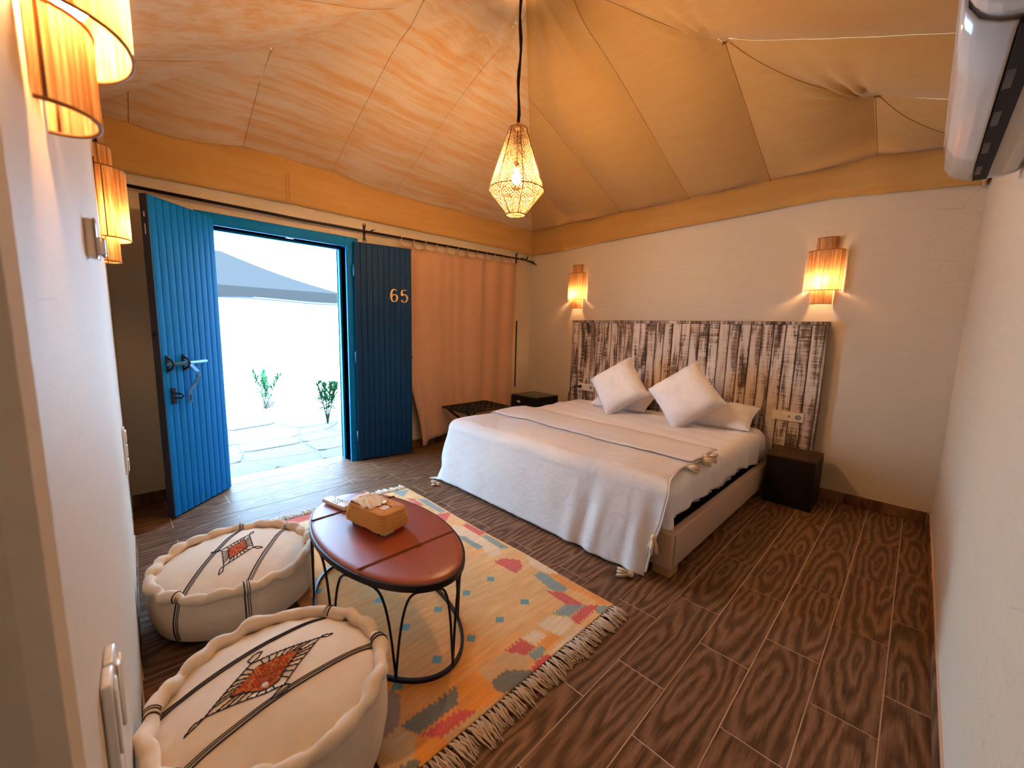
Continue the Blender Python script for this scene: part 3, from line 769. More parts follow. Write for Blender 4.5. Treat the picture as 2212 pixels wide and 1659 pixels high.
part('side_hem', MB().grid(lambda u, v: tuple(a + b for a, b in zip(cfn(0.985 + 0.02 * u, v), (0.004, 0, 0))), 3, 40), mat_cloth('curtain_hem', (0.60, 0.38, 0.20), 200, 0.15), cur)
for k in range(13):
    u = k / 12; x, y, z = cfn(min(0.999, u), 0.0); zr = interp(y, [0.1, 1.2, 2.4, 3.86], [2.133, 2.128, 2.143, 2.166])
    rr = random.Random(k)
    mb = MB().tube([(x, y, z), (XRd - 0.014, y + 0.004, zr), (XRd, y + 0.006, zr + 0.014), (XRd + 0.015, y + 0.008, zr), (XRd + 0.014, y + rr.uniform(-0.01, 0.01), z - 0.005)], 0.0042, 5)
    for q in (1, -1): mb.tube([(XRd + 0.014, y, z + 0.01), (XRd + 0.02, y + q * rr.uniform(0.01, 0.03), z - 0.015), (XRd + 0.02, y + q * rr.uniform(0.015, 0.035), z - rr.uniform(0.03, 0.06))], 0.003, 4)
    part('tie', mb, CURTAIN, cur)
struct('window_1', MB().box(XD - 0.01, XD + 0.012, 3.775, 3.79, 0.54, 1.40), BLACKP, 'thin black window edge beside the curtain')

# ------------------------------------------------------------------ wall lamps
def make_sconce(label, loc, rz):
    t = thing('wall_lamp', label, 'wall lamp', loc, rz, 'raffia wall lamps')
    part('back_plate', MB().box(-0.03, 0.03, 0.0, 0.012, -0.20, 0.20, 0.003), SHADEWIRE, t, world=False)
    def shade(hw, pr, z0, z1):
        mb = MB(); n = 46
        def fn(u, v):
            a = pi * u; rid_ = 0.0012 * sin(u * 46 * 2 * pi / 2)
            return (-(hw + rid_) * cos(a), 0.004 + (pr + rid_) * max(0.0, sin(a)) ** 0.8, lerp(z0, z1, v))
        mb.grid(fn, n * 2, 6); o = part('shade', mb, RAFFIA, t, world=False)
        wr = MB()
        for z in (z0, z1): wr.tube([fn(k / 24, 0)[:2] + (z,) for k in range(25)], 0.0028, 6)
        for k in (1, 23): wr.tube([fn(k / 24, 0)[:2] + (z0,), fn(k / 24, 0)[:2] + (z1,)], 0.002, 4)
        part('rim_wire', wr, SHADEWIRE, o, world=False)
    shade(0.117, 0.100, -0.150, 0.152)
    shade(0.068, 0.058, -0.252, -0.135)
    shade(0.068, 0.058, 0.132, 0.250)
    part('bulb_socket', MB().tube([(0.012, 0.045, 0.03), (0.012, 0.045, -0.055)], 0.013, 10).tube([(0.012, 0.012, 0.03), (0.012, 0.045, 0.03)], 0.005, 6), SOCKET, t, world=False)
    part('bulb', MB().ball((0.012, 0.045, -0.088), 0.021, 10, 0, 1.45), BULBM, t, world=False)
    return t
s0 = make_sconce('small looking raffia wall lamp above the headboard by the curtain', (-2.965, YH, 1.810), pi)
def sc(label, loc, rz):
    c = copy_tree(s0); c.location = loc; c.rotation_euler = (0, 0, rz); c['label'] = label; return c
sc('raffia wall lamp above the headboard end by the dark nightstand', (-0.600, YH, 1.810), pi)
sc('raffia wall lamp on the left wall next to the blue door', (-2.72, wy(-2.72), 1.810), radians(-1.0))
sc('big close raffia wall lamp overhanging the top of the left wall', (-0.885, wy(-0.885), 1.824), radians(-2.2))

# ------------------------------------------------------------------ pendant
PX_, PY_ = -1.885, 1.878
pen = thing('pendant_lamp', 'crocheted cone pendant lamp glowing on a long dark cord', 'pendant lamp', (PX_, PY_, 2.14))
cp = [(PX_, PY_, 2.53)]
for k in range(1, 15): z = lerp(2.53, 3.36, k / 14); cp.append((PX_ + 0.004 * sin(k * 1.1), PY_ + 0.004 * cos(k * 0.9), z))
part('cord', MB().tube(cp, [0.009 + 0.0022 * sin(k * 1.7) for k in range(15)], 8), IRON, pen)
prof = [(2.505, 0.056), (2.15, 0.172), (2.005, 0.060)]
def prad(z): return interp(-z, [-2.505, -2.15, -2.005], [0.056, 0.172, 0.060])
zs = [lerp(2.505, 2.15, i / 36) for i in range(37)] + [lerp(2.15, 2.005, i / 16) for i in range(1, 17)]
NC = 44; net = MB()
def npnt(i, row):
    z = zs[row]; r = prad(z); a = 2 * pi * (i + 0.5 * (row % 2)) / NC
    return Vector((PX_ + r * cos(a), PY_ + r * sin(a), z))
for row in range(len(zs) - 1):
    for i in range(NC):
        a = npnt(i, row)
        j2 = (i, i - 1) if row % 2 == 0 else (i, i + 1)
        for j in j2: net.tube([a, npnt(j, row + 1)], 0.0019, 3, cap=False)
for i in range(NC):
    for rr_ in range(1, 9):
        a = 2 * pi * i / NC; b = 2 * pi * (i + 1) / NC
        if i % 2 == 0: pass
# bottom disc net
for q in range(5):
    r = 0.058 * (q + 1) / 5; net.tube([(PX_ + r * cos(2 * pi * k / 20), PY_ + r * sin(2 * pi * k / 20), 2.004) for k in range(20)], 0.0018, 3, closed=True)
for q in range(12):
    a = 2 * pi * q / 12; net.tube([(PX_, PY_, 2.004), (PX_ + 0.06 * cos(a), PY_ + 0.06 * sin(a), 2.004)], 0.0018, 3)
part('crochet_net', net, NETM, pen, kind='stuff')
wf = MB()
for z in (2.505, 2.15, 2.005):
    r = prad(z); wf.tube([(PX_ + r * cos(2 * pi * k / 40), PY_ + r * sin(2 * pi * k / 40), z) for k in range(40)], 0.003, 6, closed=True)
for q in range(7):
    a = 2 * pi * q / 7 + 0.35
    wf.tube([(PX_ + prad(z) * cos(a) * 1.005, PY_ + prad(z) * sin(a) * 1.005, z) for z in (2.505, 2.15, 2.005)], 0.0024, 6)
part('wire_frame', wf, SHADEWIRE, pen)
part('top_loop', MB().lathe([(0.006, 2.555), (0.012, 2.53), (0.022, 2.507)], 10, (PX_, PY_, 0)), STRAW, pen)
part('bulb_socket', MB().tube([(PX_, PY_, 2.50), (PX_, PY_, 2.31)], 0.004, 6).tube([(PX_, PY_, 2.31), (PX_, PY_, 2.262)], 0.016, 10), SOCKET, pen)
part('bulb', MB().ball((PX_, PY_, 2.222), 0.028, 12, 0, 1.3), BULBP, pen)

# ------------------------------------------------------------------ air conditioner
ac = thing('air_conditioner', 'white split air conditioner high on the right wall', 'air conditioner', (XR, 1.85, 1.9))
ACY0, ACY1 = 1.22, 2.42
def ac_prof():   # x (towards room negative), z
    return [(0.0, 2.235), (-0.16, 2.235), (-0.185, 2.225), (-0.198, 2.205), (-0.205, 2.18), (-0.206, 2.10), (-0.205, 2.02), (-0.202, 1.99), (-0.196, 1.965), (-0.186, 1.947), (-0.17, 1.932), (-0.15, 1.922), (-0.12, 1.915), (-0.05, 1.91), (-0.015, 1.916), (0.0, 1.93)]
def ac_slab(y0, y1, sc=1.0):
    P = [(XR + x * sc, 2.08 + (z - 2.08) * sc) for x, z in ac_prof()]
    n = len(P); vs = [(x, y0, z) for x, z in P] + [(x, y1, z) for x, z in P]
    fs = [tuple(range(n)), tuple(range(2 * n - 1, n - 1, -1))] + [((i + 1) % n, i, n + i, n + (i + 1) % n) for i in range(n)]
    return vs, fs
v_, f_ = ac_slab(ACY0 + 0.05, ACY1 - 0.035, 0.97)
ACM = simple('shaded_white_plastic', (0.56, 0.535, 0.52), 0.3, var=0.02)  # white casing, darkened so the colour carries the shade around the unit
part('body', MB().add(v_, f_, 0, False), ACM, ac)
for nm, y0, y1 in (('end_cap', ACY0, ACY0 + 0.045), ('end_cap', ACY1 - 0.03, ACY1)):
    v_, f_ = ac_slab(y0, y1, 1.0); o = part(nm, MB().add(v_, f_), ACM, ac)
    bv = o.modifiers.new('b', 'BEVEL'); bv.width = 0.012; bv.segments = 3
def flap(a, b, y0, y1, off, th):
    P = []
    pr_ = [(XR + x, z) for x, z in ac_prof()]
    return P
fp = [(XR - 0.2065, 2.03), (XR - 0.199, 1.962), (XR - 0.180, 1.932), (XR - 0.150, 1.914), (XR - 0.125, 1.906)]
mb = MB().grid(lambda u, v: (fp[min(3, int(v * 4))][0] + (fp[min(3, int(v * 4)) + 1][0] - fp[min(3, int(v * 4))][0]) * (v * 4 - min(3, int(v * 4))), lerp(ACY0 + 0.06, ACY1 - 0.05, u), fp[min(3, int(v * 4))][1] + (fp[min(3, int(v * 4)) + 1][1] - fp[min(3, int(v * 4))][1]) * (v * 4 - min(3, int(v * 4)))), 4, 16)
part('flap', mb, simple('glossy_flap', (0.56, 0.545, 0.55), 0.10, var=0.02), ac, solid=0.006)
part('air_slot', MB().box(XR - 0.122, XR - 0.085, ACY0 + 0.06, ACY1 - 0.05, 1.900, 1.914), DARK, ac)
for k in range(4):
    y = lerp(ACY0 + 0.30, ACY1 - 0.18, k / 3.0)
    part('vane', MB().box(XR - 0.120, XR - 0.106, y - 0.05, y + 0.05, 1.899, 1.903, 0.001), simple('vane_plastic', (0.06, 0.055, 0.06), 0.5), ac)
part('front_panel', MB().box(XR - 0.213, XR - 0.204, ACY0 + 0.055, ACY1 - 0.04, 2.045, 2.21, 0.003), ACM, ac)
part('side_panel', MB().box(XR - 0.165, XR - 0.03, ACY0 - 0.006, ACY0 + 0.002, 1.965, 2.20, 0.02), ACM, ac)

# ------------------------------------------------------------------ headboard
HX0, HX1, HZ = -2.962, -0.522, 1.418; HY = 3.965
hb = thing('headboard', 'tall whitewashed plank headboard standing against the wall', 'headboard', ((HX0 + HX1) / 2, HY, 0))
part('backing', MB().box(HX0 + 0.01, HX1 - 0.01, HY + 0.018, YH - 0.001, 0.02, HZ - 0.01), PLANKDARK, hb)
n = 28; pw = (HX1 - HX0 - 0.03) / n
me = MB().box(-pw / 2 + 0.0026, pw / 2 - 0.0026, -0.014, 0.010, 0.02, HZ - 0.028, 0.003).mesh('plank', PLANK)
for i in range(n):
    inst('plank', me, hb, (HX0 + 0.015 + pw * (i + 0.5) - (HX0 + HX1) / 2, 0.010 + random.uniform(-0.0015, 0.0015), 0))
part('top_rail', MB().box(HX0 - 0.004, HX1 + 0.004, HY - 0.006, YH - 0.002, HZ - 0.027, HZ, 0.003), PLANK, hb)
part('side_rail', MB().box(HX0 - 0.002, HX0 + 0.014, HY - 0.004, YH - 0.002, 0.02, HZ - 0.028, 0.002), PLANK, hb)
part('side_rail', MB().box(HX1 - 0.014, HX1 + 0.002, HY - 0.004, YH - 0.002, 0.02, HZ - 0.028, 0.002), PLANK, hb)
def plate(label, x0, x1, z0, z1, y, kinds, group='switch plates'):
    t = thing('socket_plate', label, 'socket', ((x0 + x1) / 2, y, (z0 + z1) / 2))
    part('plate', MB().box(x0, x1, y - 0.010, y, z0, z1, 0.003), SWITCHM, t)
    n = len(kinds); w_ = (x1 - x0) / n
    for i, k in enumerate(kinds):
        c = x0 + w_ * (i + 0.5); zc = (z0 + z1) / 2
        if k == 's': part('rocker', MB().box(c - w_ * .36, c + w_ * .36, y - 0.014, y - 0.008, z0 + 0.012, z1 - 0.012, 0.002), SWITCHM, t)
        elif k == 'd': part('data_port', MB().box(c - w_ * .28, c, y - 0.012, y - 0.008, zc - 0.009, zc + 0.009, 0.001), WHITEP, t); part('data_port', MB().box(c + 0.004, c + w_ * .26, y - 0.012, y - 0.008, zc - 0.007, zc + 0.008, 0.001), GREYP, t)
        else:
            part('socket_well', MB().lathe([(0.019, 0), (0.019, 0.003), (0.0165, 0.003), (0.0160, 0.0012), (0, 0.0012)], 20).mesh and _well(c, y, zc), GREYP, t)
    return t
def _well(c, y, zc):
    mb = MB(); n = 20
    for r0_, r1_, ya, yb2 in ((0.021, 0.017, y - 0.0125, y - 0.0125), (0.017, 0.016, y - 0.0125, y - 0.0105), (0.016, 0.0, y - 0.0105, y - 0.0105)):
        vs = []
        for k in range(n):
            a = 2 * pi * k / n; vs += [(c + r0_ * cos(a), ya, zc + r0_ * sin(a)), (c + r1_ * cos(a), yb2, zc + r1_ * sin(a))]
        mb.add(vs, [(2 * k, 2 * ((k + 1) % n), 2 * ((k + 1) % n) + 1, 2 * k + 1) for k in range(n)])
    return mb
plate('beige triple plate with socket on headboard above the right nightstand', -0.825, -0.603, 0.603, 0.684, HY - 0.006, 'sdp')
plate('beige triple socket plate on headboard beside the left pillow', -2.83, -2.61, 0.603, 0.684, HY - 0.006, 'psp')
pc = thing('power_cable', 'black plug and cable in the socket left of the pillows', 'cable', (-2.80, HY - 0.03, 0.64))
part('plug', MB().tube([(-2.793, HY - 0.012, 0.643), (-2.80, HY - 0.035, 0.643), (-2.815, HY - 0.045, 0.643)], [0.019, 0.017, 0.008], 10), BLACKP, pc)
part('cord', MB().tube([(-2.812, HY - 0.043, 0.643), (-2.86, HY - 0.05, 0.640), (-2.92, HY - 0.03, 0.60), (-2.96, HY - 0.02, 0.52), (-2.985, HY + 0.01, 0.40), (-3.0, HY + 0.03, 0.2), (-3.0, HY + 0.03, 0.02)], 0.005, 6), BLACKP, pc)

# ------------------------------------------------------------------ bed
BX0, BX1, BY0, BY1 = -2.755, -0.800, 2.030, 3.945
bed = thing('bed', 'double bed with beige upholstered frame below the plank headboard', 'bed', ((BX0 + BX1) / 2, (BY0 + BY1) / 2, 0))
RZ0, RZ1 = 0.045, 0.250
part('foot_rail', MB().box(BX0, BX1, BY0, BY0 + 0.045, RZ0, RZ1, 0.012), BEDUPH, bed)
part('side_rail', MB().box(BX1 - 0.045, BX1, BY0 + 0.01, BY1, RZ0, RZ1 - 0.002, 0.012), BEDUPH, bed)
part('side_rail', MB().box(BX0, BX0 + 0.045, BY0 + 0.01, BY1, RZ0, RZ1 - 0.002, 0.012), BEDUPH, bed)
part('base_board', MB().box(BX0 + 0.045, BX1 - 0.045, BY0 + 0.045, BY1, 0.08, 0.15), DARK, bed)
for x in (BX0 + 0.06, BX1 - 0.055):
    for y in (BY0 + 0.055, BY1 - 0.12): part('foot', MB().box(x - 0.05, x + 0.05, y - 0.05, y + 0.05, 0.0, 0.046, 0.003), RAWWOOD, bed)
mt = part('mattress', MB().box(BX0 + 0.06, BX1 - 0.100, BY0 + 0.07, BY1 + 0.005, 0.262, 0.475, 0.05), MATTR, bed)
# ruffled fitted sheet below the duvet on the visible side
def ruf(u, v):
    y = lerp(BY0 + 0.10, BY1 - 0.12, u); a = 0.006 * sin(u * 120 + 3 * sin(u * 17)) + 0.004 * sin(u * 57)
    return (BX1 - 0.088 + a * v + 0.012 * v, y, lerp(0.42, 0.262 + 0.02 * nz(u * 11, 2) + 0.016 * sin(u * 9), v))
part('fitted_sheet', MB().grid(ruf, 160, 8), mat_cloth('sheet_grey', (0.58, 0.56, 0.57), 380, 0.06), mt, solid=0.003)

def drape(px, py, xl, xr, yf, zt, r, slope, zmin=0.012, yb_=99):
    dx = px - xr if px > xr else (px - xl if px < xl else 0.0)
    dy = py - yf if py < yf else (py - yb_ if py > yb_ else 0.0)
    d = hypot(dx, dy)
    bx, by = min(max(px, xl), xr), min(max(py, yf), yb_)
    if d < 1e-9: return Vector((px, py, zt))
    nx, ny = dx / d, dy / d; q = d / r
    if q < pi / 2: o, dz = r * sin(q), r * (1 - cos(q))
    else:
        e = d - r * pi / 2; o, dz = r + slope * e, r + e * sqrt(max(0, 1 - slope * slope))
    z = zt - dz
    if z < zmin: o += (zmin - z) * 0.9; z = zmin
    return Vector((bx + nx * o, by + ny * o, z))
# duvet
def duv(u, v):
    px = lerp(BX0 - 0.16, BX1 + interp(v, [0, 0.1, 0.5, 0.85, 1.0], [0.16, 0.115, 0.10, 0.13, 0.19]) + 0.012 * sin(v * 17) + 0.012 * nz(v * 9, 1), u); py = lerp(BY0 - 0.14, 3.865, v)
    p = drape(px, py, BX0 + 0.055, BX1 - 0.125, BY0 + 0.10, 0.503, 0.085, 0.03, 0.20)
    z = p.z + 0.012 * nz(px * 3, py * 3) + 0.006 * sin((py * 6 + px * 1.5) * 5) * (0.3 + 0.7 * abs(nz(px * 2, py * 2, 4))) * (p.z > 0.49)
    if v > 0.965: z += -0.012 * ((v - 0.965) / 0.035) ** 2
    x = p.x + (0.012 * sin(py * 23) * sstep(0.45, 0.30, p.z) if px > BX1 - 0.08 else 0)
    return (x, p.y, z)
dv = thing('duvet', 'white duvet spread over the mattress of the bed', 'duvet', ((BX0 + BX1) / 2, 3.0, 0.3))
part('cover', MB().grid(duv, 120, 110), LINEN, dv, solid=0.012)
part('turned_edge', MB().grid(lambda u, v: tuple(a + b for a, b in zip(duv(lerp(0.03, 1.0, u), lerp(0.93, 0.998, v)), (0.004 * u, 0, 0.010 + 0.006 * sin(pi * v)))), 100, 8), LINEN, dv, solid=0.01)
# throw blanket
BLF = BY0 + 0.055
def xr_b(py):
    d = BLF - py
    if d <= 0: return interp(py, [BLF, 2.30, 2.55, 2.80, 2.93], [-0.865, -0.905, -0.885, -0.93, -0.915])
    return interp(d, [0, 0.10, 0.25, 0.40, 0.60], [-0.865, -0.835, -0.85, -0.885, -0.90])
def blk(u, v, up=0.0):
    pyh = 2.93 - 0.10 * u
    py = lerp(pyh, BLF - 0.560, v); xr = xr_b(py)
    xl = BX0 - 0.26 + 0.10 * sstep(2.2, 2.9, py)
    px = lerp(xl, xr, u)
    p = drape(px, py, BX0 + 0.045, 9.0, BLF, 0.522 + up, 0.085, 0.20, 0.010)
    z, y, x = p.z, p.y, p.x
    if py > BLF: z += 0.010 * nz(px * 3, py * 3) + 0.004 * nz(px * 11, py * 11, 2)
    else:
        t = sstep(0.05, 0.40, BLF - py)
        fold = 0.020 * sin(px * 30 + 2.2 * nz(px * 3, py * 2)) * sstep(-1.7, -0.95, px) + 0.010 * nz(px * 5, py * 3, 6)
        fold += 0.018 * exp(-((px + 1.13) / 0.05) ** 2) - 0.02 * exp(-((px + 1.02) / 0.04) ** 2)
        y -= fold * t
        if z < 0.05: z += 0.008 * abs(nz(px * 9, py * 9))
    if px < BX0 + 0.04: x -= 0.018 * sin(py * 21) * sstep(0.45, 0.2, z)
    return (x, y, z)
bl = thing('throw_blanket', 'cream tasselled throw blanket over the foot of the bed', 'blanket', (-1.8, 2.2, 0.2))
part('cloth', MB().grid(blk, 150, 120), BLANKET, bl, solid=0.006)
def hemf(u, v):
    a = blk(u, 0.30 * v, 0.0); x, y, z = a
    lip = 0.015 + 0.007 * sin(pi * min(1, v * 1.0)) + 0.003 * nz(u * 14, v * 3)
    xx = x + (0.05 * u ** 8) * (1 - v)
    return (xx, y - 0.02 * (1 - u) * 0, z + lip)
part('folded_edge', MB().grid(hemf, 120, 14), BLANKET, bl, solid=0.006)
# rolled edge cord along the right border and bottom
edge = [Vector(blk(1.0, v / 60)) + Vector((0.004, 0, 0.003)) for v in range(8, 60)]
part('corded_edge', MB().tube([tuple(p) for p in edge], 0.006, 6), BLANKET, bl)
def tassel(top, d, L=0.085, lab=None):
    top = Vector(top); d = Vector(d).normalized(); a = d.orthogonal().normalized(); b = d.cross(a)
    mb = MB(); mb.ball(tuple(top + d * 0.014), 0.017, 8)
    o = part('tassel', mb, TASSEL, bl)
    sm = MB(); rr = random.Random(int(top.x * 1000))
    for k in range(26):
        th = rr.uniform(0, 2 * pi); q = sqrt(rr.random()); r1 = 0.010 * q; r2 = 0.030 * q
        e = top + d * L * rr.uniform(.9, 1.05) + (a * cos(th) + b * sin(th)) * r2
        if e.z < 0.004: e.z = 0.004
        p0 = top + d * 0.026 + (a * cos(th) + b * sin(th)) * r1
        if p0.z < 0.004: p0.z = 0.004
        md = (p0 + e) / 2 + (a * cos(th) + b * sin(th)) * 0.004
        sm.tube([tuple(p0), tuple(md), tuple(e)], [0.0045, 0.005, 0.004], 5)
    sm.tube([tuple(top + d * 0.024 + (a * cos(t) + b * sin(t)) * 0.012) for t in [2 * pi * k / 10 for k in range(10)]], 0.0025, 4, closed=True)
    part('strands', sm, TASSEL, o)
tassel((-2.645, 1.845, 0.022), (-0.9, -0.35, -0.04), 0.075)
tassel((-2.835, 2.09, 0.20), (-0.25, -0.3, -1), 0.075)
tassel((-0.905, 2.365, 0.528), (0.8, 0.05, -0.10), 0.085)
tassel((-0.900, 2.560, 0.532), (0.75, 0.10, -0.16), 0.085)
tassel((-0.875, 2.585, 0.545), (0.85, 0.35, -0.10), 0.075)
tassel((-0.868, 1.945, 0.255), (0.02, -0.05, -1), 0.095)
tassel((-0.935, 1.885, 0.026), (-0.75, -0.30, -0.05), 0.085)

# pillows
def pillow(name, label, size, thick, mtx, group, sag=0.0):
    w_, h_ = size
    def fn(sgn):
        def g(u, v):
            a, b = 2 * u - 1, 2 * v - 1
            ka = 1 - 0.055 * (1 - b * b) ** 1.0; kb = 1 - 0.055 * (1 - a * a)
            x = a * w_ / 2 * (1 - 0.06 * (1 - abs(b) ** 2) * abs(a) ** 6) ; y = b * h_ / 2 * (1 - 0.06 * (1 - abs(a) ** 2) * abs(b) ** 6)
            t = thick / 2 * (max(0, 1 - a ** 4) * max(0, 1 - b ** 4)) ** 0.55
            t *= 1 + 0.10 * nz(a * 2.1 + 3 * sgn, b * 2.1, 7)
            wr = 0.006 * sin(14 * a * b + 4 * a) * (abs(a * b)) ** 0.7 * (1 - abs(a)) ** .3
            return (x, y, sgn * (t + wr * (t > 0.001)))
        return g
    mb = MB(); mb.grid(fn(1), 40, 40); mb.grid(lambda u, v: fn(-1)(1 - u, v), 40, 40)
    vs = [tuple(mtx @ Vector(v)) for v in mb.v]; mb.v = vs
    c = mtx @ Vector((0, 0, 0))
    t = thing(name, label, 'pillow', tuple(c), group=group)
    cs = part('cushion', mb, PILLOWM, t)
    ep = []
    for k in range(160):
        s = k / 40; e = int(s); f = s - e
        a, b = [(2 * f - 1, -1), (1, 2 * f - 1), (1 - 2 * f, 1), (-1, 1 - 2 * f)][e]
        x = a * w_ / 2 * (1 - 0.06 * (1 - abs(b) ** 2) * abs(a) ** 6); y = b * h_ / 2 * (1 - 0.06 * (1 - abs(a) ** 2) * abs(b) ** 6)
        ep.append(tuple(mtx @ Vector((x, y, 0))))
    part('piping', MB().tube(ep, 0.003, 5, closed=True), PILLOWM, t)
    return t
def frame(c, xdir, ydir):
    x = Vector(xdir).normalized(); y = Vector(ydir); y = (y - x * y.dot(x)).normalized(); z = x.cross(y)
    m = Matrix((x, y, z)).transposed().to_4x4(); m.translation = Vector(c); return m
def diamond(name, label, left, right, bottom, top, side):
    l, r, b, t = map(Vector, (left, right, bottom, top)); c = (l + r) / 2 * 0.5 + (b + t) / 2 * 0.5
    h = (r - l).normalized(); u = t - b; u = (u - h * u.dot(h)).normalized()
    pillow(name, label, (side, side), 0.215, frame(c, h + u, u - h), 'white square pillows')
diamond('pillow', 'white square pillow stood on its corner nearer the black fridge', (-2.36, 3.47, 0.775), (-1.70, 3.50, 0.695), (-2.03, 3.43, 0.497), (-2.09, 3.70, 1.09), 0.455)
diamond('pillow', 'white square pillow stood on its corner nearer the right nightstand', (-1.73, 3.45, 0.755), (-1.06, 3.47, 0.715), (-1.34, 3.42, 0.490), (-1.425, 3.70, 1.087), 0.475)
pillow('pillow', 'flat white bed pillow under the left standing pillow', (0.62, 0.34), 0.13, frame((-2.12, 3.775, 0.605), (1, 0, 0.02), (0, 1, 0.5)), 'white bed pillows')
pillow('pillow', 'flat white bed pillow under the right standing pillow', (0.66, 0.34), 0.13, frame((-1.235, 3.775, 0.605), (1, 0.02, 0.0), (0, 1, 0.5)), 'white bed pillows')

# nightstands
def nightstand(label, x0, x1, y0, y1, h):
    t = thing('nightstand', label, 'nightstand', ((x0 + x1) / 2, (y0 + y1) / 2, 0), group='dark nightstands')
    part('side_panel', MB().box(x0, x0 + 0.018, y0 + 0.002, y1, 0.0, h - 0.018, 0.002), WENGE, t)
    part('side_panel', MB().box(x1 - 0.018, x1, y0 + 0.002, y1, 0.0, h - 0.018, 0.002), WENGE, t)
    part('back_panel', MB().box(x0 + 0.018, x1 - 0.018, y1 - 0.018, y1, 0.0, h - 0.018), WENGE, t)
    part('front_panel', MB().box(x0 + 0.018, x1 - 0.018, y0 + 0.004, y0 + 0.022, 0.004, h - 0.018, 0.001), WENGE, t)
    part('top', MB().box(x0, x1, y0, y1, h - 0.018, h, 0.002), WENGETOP, t)
nightstand('dark cube nightstand standing right of the bed', -0.756, -0.441, 3.61, 3.945, 0.391)
nightstand('dark nightstand squeezed between the bed and the black fridge', -3.035, -2.785, 3.62, 3.945, 0.41)

# minibar fridge
fg = thing('fridge', 'small black fridge with a white sticker in the corner', 'fridge', (-3.28, 3.68, 0))
part('cabinet', MB().box(-3.49, -3.075, 3.535, 3.885, 0.012, 0.497, 0.006), FRIDGE, fg)
part('door', MB().box(-3.49, -3.075, 3.485, 3.528, 0.02, 0.494, 0.006), FRIDGE, fg)
part('top', MB().box(-3.488, -3.077, 3.487, 3.883, 0.496, 0.503, 0.002), FRIDGETOP, fg)
part('hinge', MB().box(-3.115, -3.075, 3.49, 3.56, 0.502, 0.510, 0.002), BLACKP, fg)
part('sticker', MB().box(-3.385, -3.335, 3.4835, 3.4855, 0.415, 0.44), LABELW, fg, label='white sticker')
part('sticker_print', MB().box(-3.378, -3.343, 3.4828, 3.4836, 0.424, 0.433), GREYP, fg)
for x in (-3.45, -3.115):
    for y in (3.55, 3.85): part('foot', MB().tube([(x, y, 0), (x, y, 0.014)], 0.012, 8), BLACKP, fg)

# luggage rack
rk = thing('luggage_rack', 'folding black luggage rack with webbing beside the curtain', 'luggage rack', (-3.42, 2.87, 0))
RX0, RX1, RY0, RY1, RH = -3.600, -3.19, 2.545, 3.145, 0.432
def bar(mb, a, b, w_=0.022):
    return mb.tube([a, b], w_ / 2, 4, smooth=False)
for y in (RY0, RY1): part('top_bar', bar(MB(), (RX0, y, RH), (RX1, y, RH), 0.026), IRON, rk)
for x in (RX0, RX1): part('top_bar', bar(MB(), (x, RY0, RH), (x, RY1, RH)), IRON, rk)
for x in (RX0 + 0.03, RX1 - 0.03):
    part('leg', bar(MB(), (x, RY0 + 0.02, RH), (x, RY1 - 0.04, 0.014), 0.026), IRON, rk)
    part('leg', bar(MB(), (x, RY1 - 0.02, RH), (x, RY0 + 0.05, 0.014), 0.026), IRON, rk)
for y in (RY0 + 0.05, RY1 - 0.04): part('floor_bar', bar(MB(), (RX0 + 0.01, y, 0.014), (RX1 - 0.01, y, 0.014), 0.026), IRON, rk)
lat = MB()
ny, nx = 9, 5
for k in range(-nx, ny + 1):
    # diagonal webbing lattice clipped to the top
    for sgn in (1, -1):
        pts = []
        for q in range(2):
            pass
W_, H_ = RY1 - RY0, RX1 - RX0
def clipline(c, sgn):
    pts = []
    for q in range(101):
        s = q / 100 * W_; t = sgn * (s - c)
        if 0 <= t <= H_: pts.append((RX0 + t, RY0 + s, RH + 0.004 * sgn * sin(s * 40)))
    return pts
cc = -H_
while cc < W_ + H_:
    for sgn in (1, -1):
        p = clipline(cc, sgn)
        if len(p) > 2: lat.tube([p[0], p[-1]], 0.0075, 4, smooth=False)
    cc += 0.085
part('webbing', lat, IRON, rk)

